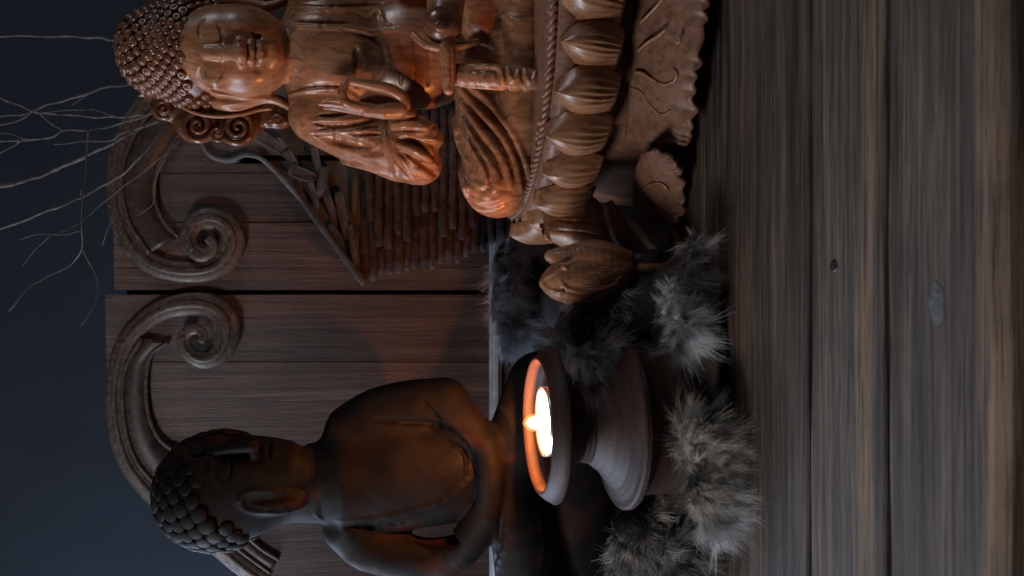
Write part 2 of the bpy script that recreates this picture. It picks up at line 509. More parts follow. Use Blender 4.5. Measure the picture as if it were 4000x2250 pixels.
# ---- carved panels
def panel(name, label, contour, bounds, bead, beadr, lip, field_outer, corner_y):
    root = tag(empty(name, P(1930, sum(bounds) / len(bounds), Yp)), label, 'cabinet panel', 'carved cabinet panels')
    cy = np.array([c[1] for c in contour]); cx = np.array([c[0] for c in contour])
    od = np.argsort(cy); cy, cx = cy[od], cx[od]
    bounds = sorted(bounds)
    for i in range(len(bounds) - 1):
        a, bnd = bounds[i] + 1.2, bounds[i + 1] - 1.2
        ys = np.linspace(a, bnd, 24); V = []; F = []
        dY = random.uniform(-0.0012, 0.0012)
        for y in ys:
            xt = np.interp(y, cy, cx)
            for (x, Y) in ((xt, Yp + dY), (1934, Yp + dY), (xt, Yp + 0.02), (1934, Yp + 0.02)):
                V.append(P(x, y, Yp) * 1.0)
                V[-1] = np.array((V[-1][0], Y, V[-1][2] if x < 1930 else zl - 0.004))
        for j in range(23):
            q = j * 4
            F += [(q, q + 1, q + 5, q + 4), (q + 2, q + 6, q + 7, q + 3), (q, q + 4, q + 6, q + 2), (q + 1, q + 3, q + 7, q + 5)]
        F += [(0, 2, 3, 1), (92, 93, 95, 94)]
        adopt(root, mesh('plank', V, F, M_panel, smooth=False))
    # dark arch field, a raised band
    n = 60
    A = catmull(field_outer, n); B = catmull(lip, n); V = []; F = []
    for k in range(n):
        pa, pb = A[k], B[k]
        for (q, Y) in ((pa, Yp), (pa, Yp - 0.006), (pb, Yp - 0.0045), (pb, Yp)):
            w = P(q[0], q[1], Yp); V.append((w[0], Y, w[2]))
    for k in range(n - 1):
        for j in range(3):
            q = k * 4 + j; F.append((q, q + 4, q + 5, q + 1))
    F += [(0, 1, 2, 3), (4 * n - 1, 4 * n - 2, 4 * n - 3, 4 * n - 4)]
    adopt(root, mesh('arch_band', V, F, M_field))
    if corner_y == 1150:
        ga, gb = P(440, 1180, Yp)[0], P(440, 1110, Yp)[0]
        adopt(root, mesh('dark_gap_strip', *box((ga, Yp + 0.0205, zl - 0.003), (gb, Yp + 0.026, P(470, 1142, Yp)[2])), M_field, smooth=False))  # dark strip added behind the panel gap so the gap shows black
    bp = catmull(bead, 150); br = np.interp(np.linspace(0, 1, 150), np.linspace(0, 1, len(beadr)), beadr)
    u = np.linspace(0, 1, 150)
    W = [P(x, y, Yp) - np.array((0, 0.004 + 0.012 * max(0, (t - 0.55) / 0.45), 0)) for (x, y), t in zip(bp, u)]
    mould = adopt(root, tube_obj('scroll_moulding', W, br * 1.22 * T(700, Yp), M_mould, seg=16, flat=0.36))
    W2 = [w + np.array((0, -0.36 * 1.1 * r_ * T(700, Yp), 0)) for w, r_ in zip(W, br)]
    o2 = tube_obj('scroll_ridge', W2[:128], (br * 0.42 * T(700, Yp))[:128], M_mould, seg=10, flat=0.5); o2.parent = mould
    # fine bead beside the main one and the lip inside
    lp = catmull(lip, 70)
    adopt(root, tube_obj('inner_lip', [P(x, y, Yp) - np.array((0, 0.004, 0)) for x, y in lp], 9 * T(700, Yp), M_mould, seg=8))
    gp = catmull(field_outer, 70)
    adopt(root, tube_obj('inner_bead', [P(x, y, Yp) - np.array((0, 0.006, 0)) for x, y in gp], 8 * T(700, Yp), M_mould, seg=8))
    return root

left_bead = [(1040, 2270), (950, 2208), (850, 2126), (740, 2040), (640, 1960), (565, 1888), (506, 1806), (468, 1695), (452, 1544), (468, 1417), (500, 1330), (565, 1258), (650, 1206), (741, 1188), (825, 1198), (878, 1240), (890, 1310), (868, 1370), (820, 1400), (770, 1395), (735, 1360), (728, 1320), (748, 1290), (785, 1284), (806, 1306), (796, 1334)]
left_r = [30, 30, 30, 30, 30, 29, 28, 28, 28, 28, 28, 30, 34, 38, 44, 46, 42, 36, 30, 26, 22, 20, 18, 16, 14, 12]
left_lip = [(1090, 2180), (1000, 2120), (860, 1980), (760, 1850), (690, 1765), (630, 1715), (592, 1640), (576, 1544), (580, 1441), (600, 1378), (662, 1335)]
left_field = [(1060, 2230), (970, 2165), (872, 2090), (762, 2005), (662, 1925), (592, 1862), (538, 1790), (502, 1690), (486, 1544), (500, 1430), (560, 1320)]
left_cont = [(412, 1150), (414, 1300), (418, 1420), (424, 1544), (440, 1695), (479, 1814), (543, 1902), (622, 1973), (717, 2052), (813, 2124), (908, 2187), (990, 2250), (1060, 2330)]
panel('carved_panel', 'left carved cabinet panel with scrolled arch behind the dark candle-holder statue', left_cont,
      [1150, 1414, 1720, 2020, 2330], left_bead, left_r, left_lip, left_field, 1150)
right_bead = [(820, 160), (700, 270), (600, 370), (520, 470), (476, 560), (456, 640), (452, 730), (460, 815), (484, 895), (530, 975), (600, 1032), (680, 1058), (770, 1062), (850, 1040), (898, 990), (912, 930), (886, 878), (830, 856), (776, 870), (748, 915), (754, 962), (788, 996), (826, 990), (842, 958), (824, 932)]
right_r = [30, 30, 30, 28, 26, 25, 25, 26, 28, 32, 34, 34, 36, 40, 42, 42, 40, 36, 32, 28, 26, 24, 20, 16, 14]
right_lip = [(930, 260), (840, 360), (760, 450), (700, 530), (661, 590), (620, 659), (608, 741), (618, 814), (651, 877), (700, 925)]
right_field = [(850, 190), (735, 300), (635, 400), (556, 490), (510, 575), (488, 650), (484, 735), (494, 810), (522, 890), (590, 990)]
right_cont = [(446, 1134), (446, 900), (432, 800), (428, 720), (432, 640), (452, 550), (498, 460), (580, 360), (680, 260), (800, 150), (960, 20), (1100, -120)]
panel('carved_panel', 'right carved cabinet panel with scrolled arch behind the wooden figure', right_cont,
      [-120, 180, 430, 676, 870, 1046, 1134], right_bead, right_r, right_lip, right_field, 1134)

# ------------------------------------------------------------------ log hut ornament behind the wooden figure
Yh = 0.705
hut = tag(empty('log_hut', P(2000, 800, Yh)), 'small grey log hut ornament with steep bark roof half hidden behind the wooden figure', 'ornament')
edge = [(795, 560), (815, 600), (850, 625), (905, 632), (960, 612), (1010, 618), (1050, 645), (1110, 705), (1180, 785), (1250, 880), (1330, 985), (1395, 1075), (1424, 1108)]
ep = catmull(edge, 40)
V = []; F = []
for k, (x, y) in enumerate(ep):
    inner = (min(x + 60, 1430) if k < 30 else 1432, 400 + 0 * y)
    for (q, Y) in (((x, y), Yh - 0.006), ((1438, min(y, 1085)), Yh - 0.006), ((x, y), Yh + 0.01), ((1438, min(y, 1085)), Yh + 0.01)):
        w = P(q[0], q[1], Yh); V.append((w[0], Y, w[2]))
n = len(ep)
for k in range(n - 1):
    q = k * 4
    F += [(q, q + 1, q + 5, q + 4), (q + 2, q + 6, q + 7, q + 3), (q, q + 4, q + 6, q + 2), (q + 1, q + 3, q + 7, q + 5)]
# the gable sheet reaches in under the figure's arm
w0_, w1_ = P(795, 250, Yh), P(1438, 250, Yh)
b0 = len(V)
for (w, Y) in ((w0_, Yh - 0.006), (w1_, Yh - 0.006), (w0_, Yh + 0.01), (w1_, Yh + 0.01)): V.append((w[0], Y, w[2]))
F += [(b0, b0 + 1, 1, 0), (b0 + 2, 2, 3, b0 + 3), (b0, 0, 2, b0 + 2), (b0 + 1, b0 + 3, 3, 1)]
adopt(hut, mesh('roof_sheet', V, F, M_slate, smooth=False))
W = [P(x, y, Yh) + np.array((0, -0.009, 0)) for x, y in ep]
er = np.interp(np.arange(40), [0, 6, 14, 22, 39], [8, 9, 10, 11, 14]) * T(1100, Yh)
adopt(hut, tube_obj('roof_edge', W, er * (1 + 0.07 * rng.standard_normal(40)), M_edge, seg=8))
def shard(cx, cy, ang, L, Wd, lift):
    """an irregular flat splinter of bark lying on the roof"""
    a = math.radians(ang); V = []; F = []
    pts = []
    prof = [(-1, 0.5), (-0.8, 0.62), (0.2, 0.6), (0.75, 0.42), (1.0, 0.08)]
    for u, w in prof: pts.append((u * L, w * Wd * random.uniform(0.8, 1.2)))
    for u, w in prof[::-1]: pts.append((u * L, -w * Wd * random.uniform(0.75, 1.2)))
    n = len(pts)
    for Yo in (lift, lift + 0.006):
        for j, (u, w) in enumerate(pts):
            q = P(cx + u * math.cos(a) - w * math.sin(a), cy + u * math.sin(a) + w * math.cos(a), Yh)
            V.append((q[0], Yh - 0.006 - 0.004 + Yo - (0.003 * math.sin(j) if Yo == lift else 0), q[2]))
    F = [tuple(range(n)), tuple(range(2 * n - 1, n - 1, -1))] + [(i, n + i, n + (i + 1) % n, (i + 1) % n) for i in range(n)]
    return V, F
for (cx, cy, ang, L, Wd) in [(1190, 690, 20, 60, 34), (1150, 650, 60, 55, 30), (1225, 760, 75, 70, 26), (1290, 800, 70, 90, 28), (1262, 720, 100, 60, 30),
                             (1340, 850, 80, 95, 26), (1378, 960, 82, 80, 22), (1320, 930, 60, 60, 20), (1385, 760, 90, 100, 22),
                             (1120, 600, 40, 60, 34), (1240, 640, 80, 60, 28), (1050, 560, 30, 60, 40)]:
    v, f = shard(cx, cy, ang, L, Wd, random.uniform(-0.006, 0.0))
    adopt(hut, mesh('bark_shard', v, f, M_slate, smooth=False))
# wall of stacked logs: long ones behind, short stubs in front
V = []
for Yb in (Yh + 0.001, Yh + 0.006):
    for (x, y) in ((1430, 300), (1430, 1070), (2020, 920), (2020, 300)):
        q = P(x, y, Yh); V.append((q[0], Yb, q[2]))
adopt(hut, mesh('wall_board', V, [(0, 1, 2, 3), (7, 6, 5, 4), (0, 4, 5, 1), (1, 5, 6, 2), (2, 6, 7, 3), (3, 7, 4, 0)], M_log, smooth=False))
def log(x, y0, y1, Y, r):
    n = 22; ys = np.linspace(y0, y1, n)
    W = [P(x + 2 * math.sin(k * 0.4 + x) + 1.0 * math.sin(k * 2.1 + x), y, Y + 0.0005 * math.sin(k * 1.1 + x)) for k, y in enumerate(ys)]
    rad = r * T(x, Y) * (1 + 0.05 * rng.standard_normal(n) + 0.06 * np.sin(np.arange(n) * 0.5 + x)); rad[-1] *= 0.7; rad[0] *= 0.6
    return tube(W, rad, 9)
ends = [(1425, 1085), (1462, 1078), (1508, 1062), (1560, 1072), (1612, 1052), (1660, 1042), (1710, 1030), (1762, 1022), (1815, 998), (1866, 985), (1918, 962), (1965, 950), (2008, 935)]
ex = [e[0] for e in ends]; ey = [e[1] for e in ends]
rows = [(x, float(np.interp(x, ex, ey)) + random.uniform(-16, 8)) for x in np.arange(1425, 2012, 33.0)]
for k, (x, ye) in enumerate(rows):
    r = 20 + 3 * math.sin(k * 2.1)
    v, f = log(x, 380, ye, Yh - 0.004, r)
    lg = adopt(hut, mesh('log', v, tidy(f), M_log))
    # paler cap on the end of the log
    c = P(x, ye - 2, Yh - 0.004); rr = r * 0.62 * T(x, Yh)
    v, f = tube([c + np.array((0.0015, 0, 0)), c - np.array((0.0012, 0, 0)), c - np.array((0.003, 0, 0.0004))], [rr, rr * 0.95, rr * 0.5], 9)
    tip = mesh('log_end', v, tidy(f), M_edge if k % 3 == 2 else M_slate); tip.parent = lg
for x in np.arange(1445, 1990, 36.0):
    y1 = float(np.interp(x, ex, ey)) - random.uniform(60, 240); y0 = 420
    v, f = log(x, y0, y1, Yh - 0.0105 + random.uniform(-0.001, 0.001), 19)
    adopt(hut, mesh('log', v, tidy(f), M_log))

# ------------------------------------------------------------------ bare twigs
def branch(label, stems, Y, base):
    root = tag(empty('bare_branch', base), label, 'branch', 'bare branches behind the wooden figure')
    for (pts, r0, r1) in stems:
        n = max(8, int(sum(math.dist(pts[i], pts[i + 1]) for i in range(len(pts) - 1)) / 18))
        p = catmull(pts, n)
        ph = random.random() * 9
        W = [P(x, y + 2.2 * math.sin(0.9 * i + ph), Y + 0.010 * math.sin(i * 0.23 + ph) + 0.02 * i / n) for i, (x, y) in enumerate(p)]
        rad = 0.68 * np.linspace(r0, r1, n) * T(200, Y) * (1 + 0.15 * rng.standard_normal(n))
        rad[::5] *= 1.35
        adopt(root, tube_obj('twig', W, rad, M_twig, seg=6))
    return root
branch('single straight twig rising above the top of the wooden figure\'s head', [([(620, 190), (480, 165), (380, 148), (200, 142), (-60, 142)], 7, 5.5)], 0.66, P(620, 190, 0.66))
branch('thick bare branch crossing the scrolled arch, thickest of the branches', [([(620, 470), (520, 515), (440, 560), (330, 612), (200, 670), (100, 705), (-60, 740)], 9, 10),
       ([(560, 495), (480, 520), (430, 548), (300, 555), (210, 565)], 5, 3)], 0.69, P(620, 470, 0.69))
branch('forked branch spreading level with the wooden figure\'s hair', [([(640, 310), (500, 330), (400, 345), (300, 380), (200, 405), (125, 430), (60, 405), (-60, 360)], 6, 4),
       ([(125, 430), (90, 465), (30, 482), (-60, 490)], 4, 3), ([(560, 450), (440, 458), (330, 455), (150, 440), (60, 450), (-60, 462)], 5, 3.5),
       ([(150, 440), (210, 490), (245, 510)], 3, 3), ([(300, 380), (340, 375), (280, 408)], 2.5, 1.5), ([(450, 452), (360, 430), (290, 430), (160, 440)], 3, 2)], 0.67, P(640, 310, 0.67))
branch('thin forked branch dipping towards the cabinet with a drooping side twig', [([(600, 440), (500, 475), (400, 500), (340, 508), (245, 512), (190, 540), (80, 548), (-60, 560)], 5, 4),
       ([(80, 548), (40, 580), (-60, 620)], 3.5, 3), ([(345, 508), (338, 600), (335, 700), (322, 780), (318, 880), (320, 970), (280, 1030), (200, 1075), (130, 1110), (80, 1160), (35, 1218)], 4.5, 2.5),
       ([(320, 970), (350, 1030), (378, 1090), (380, 1160), (350, 1225), (315, 1272)], 3, 1.8), ([(312, 905), (250, 915), (140, 918), (75, 935)], 2.4, 1.5),
       ([(190, 540), (100, 545), (50, 525), (-60, 522)], 3, 2.5), ([(200, 915), (140, 975), (90, 1035)], 1.8, 1.2)], 0.68, P(600, 440, 0.68))
branch('slanting branch below the thick one, reaching past the scroll', [([(660, 480), (560, 600), (480, 680), (420, 715), (330, 765), (250, 800), (120, 850), (-60, 920)], 5, 6.5),
       ([(330, 765), (318, 745), (314, 760)], 3, 2)], 0.66, P(660, 480, 0.66))
branch('finest twig crossing the arch field beside the wooden scroll', [([(760, 500), (690, 560), (600, 640), (500, 715), (430, 770), (360, 830), (300, 880), (240, 905)], 4, 2),
       ([(690, 540), (660, 590), (615, 680), (602, 740), (600, 790), (575, 820), (535, 842)], 4, 2), ([(440, 860), (415, 910), (400, 960)], 2.5, 2)], 0.71, P(760, 500, 0.71))

# ------------------------------------------------------------------ the wooden figure
YW = 0.575
AX = 200.0                       # photo row of the figure's axis
fig = tag(empty('seated_figure', (P(2500, AX, YW)[0], YW, 0.0)), 'glossy carved wooden seated figure with curled hair and raised hand on lotus pedestal', 'statue')
def mir(y): return 2 * AX - y

# head
vol = Vol([P(480, 480, YW + 0.05), P(1200, -80, YW - 0.055), P(1200, 480, YW - 0.05)], 0.00058, YW)
vol.ell((885, 205, 20), (176, 250, 185), 10)
vol.ell((985, 205, 55), (150, 140, 130), 70)
vol.ell((1048, 205, 82), (112, 66, 82), 55)
for s in (-1, 1):
    vol.ell((955, 205 + s * 85, 105), (72, 90, 72), 60)
    vol.ell((842, 205 + s * 82, 140), (62, 42, 36), 50)          # eyelids and brow
vol.cap([(1060, 205, 20, 90), (1160, 205, 5, 110)], 26)           # neck
vol.cap([(1120, 110, 60, 26), (1138, 205, 92, 28), (1120, 300, 60, 26)], 14, n=10)
for dy in (-9, 9): vol.cap([(800, 205 + dy, 186, 15), (845, 205 + dy, 196, 18), (900, 205 + dy, 216, 21), (940, 205 + dy * 1.3, 232, 24)], 12)
for s in (-1, 1): vol.ell((941, 205 + s * 35, 206), (24, 22, 26), 12)
vol.ell((1062, 206, 150), (46, 34, 36), 30)
# lips
for s in (-1, 1):
    vol.cap([(990, 205 + s * 54, 178, 7), (980, 205 + s * 30, 200, 15), (984, 205, 206, 14)], 8)
vol.cap([(1010, 160, 182, 6), (1018, 185, 196, 16), (1020, 206, 200, 18), (1018, 228, 196, 16), (1010, 252, 182, 6)], 8)
vol.line([(1000, 148), (1003, 180), (999, 205), (1003, 232), (1000, 264)], 7, 'carve', 2, 5)
for s in (-1, 1): vol.ell((1006, 205 + s * 64, 184), (12, 13, 14), 16, 'carve')
vol.ell((962, 206, 216), (12, 14, 14), 10, 'carve')
vol.ell((1040, 206, 196), (22, 9, 12), 10, 'carve')
for s in (-1, 1):
    f = lambda y: 205 + s * (y - 205)
    vol.line([(862, f(228)), (868, f(258)), (864, f(290)), (848, f(318))], 8, 'carve', 0, 3)     # closed eye
    vol.line([(786, f(262)), (776, f(285)), (782, f(312)), (800, f(336))], 7, 'carve', 3, 6, ends=0.1)   # brow line
    vol.line([(930, f(244)), (948, f(252)), (955, f(238))], 5, 'carve', 2, 4)
# ears
for s in (-1, 1):
    f = lambda y: 205 + s * (y - 205)
    vol.cap([(850, f(402), -10, 26), (920, f(406), 0, 30), (1000, f(388), 10, 24), (1050, f(384), 14, 20), (1100, f(402), 16, 16), (1135, f(424), 16, 12)], 12, n=14)
    vol.cap([(880, f(428), 16, 9), (960, f(418), 20, 9), (1030, f(398), 26, 6)], 8, 'carve', n=10)
    vol.cap([(850, f(352), 60, 20), (950, f(362), 60, 18), (1040, f(366), 50, 18)], 14, 'carve', n=8)
head = adopt(fig, vol.build('head', M_wood, relax=3))

# hair: a cap with a top knot, every curl a knob of its own
def hair_sdf(q):
    c1 = P(760, 205, YW + 0.006); t = T(760, YW); c2 = P(600, 205, YW + 0.002)
    r1 = np.array((208, 195, 200)) * t; r2 = np.array((145, 140, 118)) * t
    def e(c, r):
        d = (q - c) / r; k0 = np.linalg.norm(d); k1 = np.linalg.norm(d / r); return k0 * (k0 - 1) / max(k1, 1e-9)
    a, b_ = e(c1, r1), e(c2, r2); k = 40 * t; h = max(k - abs(a - b_), 0) / k
    return min(a, b_) - h * h * k / 4
hv = Vol([P(460, 440, YW + 0.06), P(980, -40, YW - 0.05), P(980, 440, YW + 0.06)], 0.001, YW)
hv.ell((760, 205, -32), (204, 200, 194), 10); hv.ell((600, 205, -10), (142, 115, 136), 40)
hv.ell((960, 205, 200), (172, 232, 210), 10, 'carve')
cap = hv.build('hair_cap', M_curl); cap.parent = head; cap.matrix_parent_inverse = Matrix.Identity(4)
cap.parent = head
prof = [(0.0, 1.15), (0.22, 1.12), (0.40, 0.95), (0.52, 0.86), (0.62, 0.93), (0.80, 0.78), (0.97, 0.40), (1.0, -0.2)]
cv, cf = [], []
for k in range(8):
    a = 2 * math.pi * k / 8
    for (r, z) in prof: cv.append((r * math.cos(a + z * 1.2), r * math.sin(a + z * 1.2), z))
for k in range(8):
    for i in range(len(prof) - 1):
        cf.append((k * 8 + i, k * 8 + i + 1, ((k + 1) % 8) * 8 + i + 1, ((k + 1) % 8) * 8 + i))
curl_me = bpy.data.meshes.new('hair_curl'); curl_me.from_pydata(cv, [], cf); curl_me.update()
curl_me.polygons.foreach_set('use_smooth', np.ones(len(curl_me.polygons), bool)); curl_me.materials.append(M_curl)
c0 = P(700, 205, YW + 0.004); t0 = T(700, YW)
N = 420
for i in range(N):
    z = 1 - 2 * (i + 0.5) / N; ph = i * 2.399963
    d = np.array((math.sqrt(1 - z * z) * math.cos(ph), math.sqrt(1 - z * z) * math.sin(ph), z))
    lo_, hi_ = 0.0, 0.09
    for _ in range(28):
        m_ = (lo_ + hi_) / 2
        if hair_sdf(c0 + d * m_) < 0: lo_ = m_
        else: hi_ = m_
    p = c0 + d * lo_
    # rear curls and those over the face are left out
    if p[1] > YW + 0.018: continue
    depth = p[1]
    dz = p[2] - CAMZ; px = 2000 + FPX * (-(dz * cF + p[1] * sF)) / (p[1] * cF - dz * sF)
    py = 1125 - p[0] / T(px, p[1])
    lat = abs(py - 205)
    hl = 728 + 0.0030 * max(0, lat - 60) ** 2 * 0.55
    if lat > 165: hl = 900
    if px > hl or px > 850: continue
    e_ = 1e-4
    nrm = np.array([hair_sdf(p + np.eye(3)[a] * e_) - hair_sdf(p - np.eye(3)[a] * e_) for a in range(3)]); nrm /= np.linalg.norm(nrm)
    o = bpy.data.objects.new('hair_curl', curl_me); C.objects.link(o)
    rr = 21.0 * t0 * random.uniform(0.86, 1.12)
    o.parent = head
    o.matrix_parent_inverse = Matrix.Translation(fig.location).inverted() @ Matrix.Identity(4)
    o.matrix_parent_inverse = Matrix.Identity(4)
    q = Vector(nrm).to_track_quat('Z', 'Y')
    o.matrix_local = Matrix.Translation(p) @ q.to_matrix().to_4x4() @ Matrix.Rotation(random.random() * 6, 4, 'Z') @ Matrix.Diagonal((rr, rr, rr * 0.95, 1))

# halo: a carved cloud of scrolls behind the head
def spiral(cx, cy, r0, turns, a0, sgn, Y, rad):
    n = int(22 * turns); u = np.linspace(0, 1, n)
    rr = r0 * (1 - 0.93 * u); a = a0 + sgn * u * turns * 2 * math.pi
    W = [P(cx + r * math.cos(t), cy + r * math.sin(t), Y - 0.004 * v) for r, t, v in zip(rr, a, u)]
    return tube(W, rad * (1 - 0.5 * u) * T(cx, Y), 8)
hv = Vol([P(520, 600, YW + 0.05), P(1180, -220, YW - 0.01), P(1180, 600, YW + 0.05)], 0.001, YW)
for s in (-1, 1):
    f = lambda y: 205 + s * (y - 205)
    hv.cap([(600, f(330), -110, 60), (660, f(400), -100, 62), (760, f(440), -95, 70), (930, f(450), -95, 70), (1080, f(430), -90, 60)], 20, flat=2.2, n=12)
    hv.ell((772, f(488), -85), (74, 84, 42), 16)
    hv.ell((930, f(494), -85), (72, 88, 42), 16)
    hv.ell((1085, f(470), -85), (36, 55, 30), 14)
    hv.ell((640, f(424), -85), (48, 50, 34), 14)
    hv.ell((560, f(292), -60), (40, 52, 34), 14)
    hv.cap([(640, f(380), -90, 40), (575, f(355), -90, 22), (545, f(372), -90, 8)], 12)
halo = adopt(fig, hv.build('halo', M_curl))
for s in (-1, 1):
    f = lambda y: 205 + s * (y - 205)
    for (cx, cy, r, tr, a0, sg, rd) in [(772, 488, 66, 2.0, 0.4, 1, 13), (930, 496, 68, 2.2, 2.6, -1, 13), (640, 424, 40, 1.6, 1.0, 1, 9), (1085, 470, 30, 1.4, 3.0, 1, 7), (850, 520, 34, 1.5, 0.2, 1, 8)]:
        v, g = spiral(cx, f(cy), r, tr, a0 * s, sg * s, YW + 0.0075, rd)
        h_ = mesh('halo_scroll', v, tidy(g), M_curl); h_.parent = halo
    W = [P(x, f(y), YW + 0.004) for x, y in catmull([(690, 400), (740, 432), (800, 450), (870, 455), (950, 446), (1010, 430), (1060, 424)], 30)]
    h_ = tube_obj('halo_rim', W, 8 * T(800, YW), M_wood, seg=8); h_.parent = halo

# torso with robe and sleeves
vol = Vol([P(1080, 760, YW + 0.035), P(1800, -360, YW + 0.035), P(1800, 200, YW - 0.075), P(1080, 760, YW - 0.075)], 0.00075, YW)
vol.ell((1330, 200, 0), (255, 230, 150), 10)
vol.ell((1300, 200, 40), (190, 200, 130), 30)
vol.ell((1640, 200, 10), (225, 230, 165), 60)
vol.cap([(1100, 200, 0, 95), (1200, 200, -10, 130)], 40)
for s in (-1, 1):
    f = lambda y: AX + s * (y - AX)
    vol.cap([(1215, f(330), -20, 95), (1240, f(450), -10, 112), (1400, f(535), 10, 110), (1560, f(610), 40, 100), (1620, f(630), 60, 90)], 40)
    # sleeve flaring over the forearm, hanging cloth below the elbow
    vol.cap([(1560, f(560), 95, 78), (1620, f(600), 110, 84), (1650, f(640), 80, 78)], 24)
    vol.ell((1620, f(590), 100), (120, 88, 80), 20, rot=(s * 20, 0))
    vol.cap([(1560, f(480), 150, 42), (1640, f(500), 160, 48), (1690, f(540), 140, 44)], 16)
# forearm of the raised hand
vol.cap([(1600, 560, 120, 60), (1585, 450, 175, 42)], 16)
# broad hollow between the shoulder folds and the outer arm edge
vol.line([(1235, 538), (1310, 556), (1400, 576), (1480, 596)], 36, 'carve', -12, 14, ends=0.3)
# grooves of the upper sleeve
vol.line([(1240, 466), (1330, 470), (1420, 464), (1490, 452)], 13, 'add', 3, 8)
vol.line([(1240, 516), (1350, 514), (1500, 512)], 12, 'add', 3, 8)
vol.line([(1240, 450), (1300, 452), (1366, 450)], 10, 'carve', 2, 3, ends=0.1)
vol.line([(1224, 482), (1300, 491), (1380, 487), (1496, 472)], 12, 'carve', 3, 3, ends=0.1)
vol.line([(1240, 503), (1330, 505), (1420, 501), (1498, 497)], 9, 'carve', 2, 3, ends=0.1)
vol.line([(1214, 527), (1300, 525), (1400, 524), (1500, 526)], 10, 'carve', 2, 4, ends=0.1)
vol.line([(1300, 566), (1380, 590), (1440, 590), (1485, 565)], 9, 'add', 4, 10)
vol.line([(1190, 560), (1300, 615), (1420, 650), (1500, 672)], 14, 'add', 8, 14)
# sleeve edge and the fan of folds on the cuff
vol.line([(1492, 456), (1502, 510), (1514, 560), (1530, 610), (1545, 650), (1550, 690)], 13, 'add', 3, 8)
vol.line([(1518, 470), (1560, 466), (1640, 458)], 8, 'carve', 0, 4)
vol.line([(1530, 512), (1600, 508), (1660, 512)], 7, 'carve', 0, 4)
vol.line([(1558, 541), (1620, 556), (1660, 582), (1690, 610)], 15, 'carve', 4, 6, ends=0.2)
vol.line([(1568, 590), (1620, 620), (1670, 655), (1710, 690)], 14, 'carve', 4, 6, ends=0.2)
vol.line([(1550, 575), (1572, 610), (1600, 650), (1650, 690)], 10, 'carve', 0, 5, ends=0.2)
vol.line([(1545, 620), (1570, 660), (1610, 700)], 8, 'carve', 0, 5, ends=0.2)
vol.line([(1548, 560), (1620, 588), (1670, 618), (1712, 655)], 12, 'add', 3, 8)
vol.line([(1545, 600), (1590, 640), (1650, 672), (1690, 705)], 11, 'add', 3, 8)
vol.line([(1640, 480), (1662, 500), (1690, 482), (1700, 502), (1680, 530), (1660, 545)], 9, 'add', 2, 6)
vol.line([(1640, 540), (1690, 545), (1740, 560)], 10, 'add', 3, 8)
for (x, y) in [(1560, 716), (1610, 724), (1655, 732), (1698, 724)]:
    vol.ell((x + 22, y + 12, 70), (14, 16, 60), 8, 'carve')
# collar edges, chest and belly
vol.line([(1129, 372), (1197, 353), (1290, 347), (1350, 360), (1420, 400)], 13, 'add', 4, 8)
vol.line([(1129, 360), (1197, 340), (1290, 333), (1345, 340)], 6, 'carve', 0, 4)
vol.line([(1135, 105), (1240, 108), (1330, 112), (1400, 122), (1470, 126), (1560, 112)], 13, 'add', 3, 8)
vol.line([(1140, 85), (1250, 90), (1370, 92)], 8, 'carve', 0, 5)
vol.line([(1140, 56), (1260, 48), (1340, 46), (1400, 48), (1440, 70), (1480, 40), (1500, 90), (1540, 100)], 10, 'add', 2, 6)
vol.line([(1140, 22), (1300, 24), (1440, 20), (1500, 10)], 9, 'carve', 0, 6)
vol.line([(1150, 0), (1300, -10), (1450, -30)], 10, 'add', 2, 8)
vol.line([(1330, 112), (1430, 140), (1490, 188), (1502, 240), (1488, 296), (1450, 325)], 9, 'carve', 0, 8)
vol.line([(1392, 190), (1402, 250), (1398, 330)], 16, 'carve', 4, 16)
for x in (1570, 1622, 1676):
    vol.line([(x - 8, 140), (x, 230), (x - 6, 330)], 5, 'carve', 1, 8)
torso = adopt(fig, vol.build('torso', M_wood))

# raised hand, thumb and forefinger closed to a ring
YH = YW
vol = Vol([P(1200, 470, YW - 0.06), P(1620, 270, YW - 0.02)], 0.0005, YW)
vol.cap([(1560, 430, 205, 34), (1500, 436, 215, 30), (1430, 434, 215, 22)], 10)                      # palm heel
vol.cap([(1582, 412, 205, 24), (1568, 378, 215, 25), (1520, 350, 222, 25), (1450, 334, 226, 22), (1390, 322, 228, 17), (1366, 318, 228, 13)], 6, n=16)   # thumb
vol.cap([(1450, 424, 215, 20), (1400, 418, 222, 20), (1350, 400, 228, 20), (1336, 366, 232, 19), (1346, 334, 232, 17), (1356, 316, 231, 13)], 6, n=16)   # forefinger
vol.cap([(1450, 426, 215, 17), (1370, 404, 222, 14), (1310, 392, 222, 12), (1262, 392, 216, 8)], 3, n=12)
vol.cap([(1460, 434, 210, 17), (1370, 418, 216, 14), (1300, 406, 216, 12), (1248, 406, 208, 8)], 3, n=12)
vol.cap([(1470, 444, 202, 17), (1380, 432, 208, 14), (1310, 422, 208, 12), (1268, 420, 200, 8)], 3, n=12)
adopt(fig, vol.build('hand', M_wood))

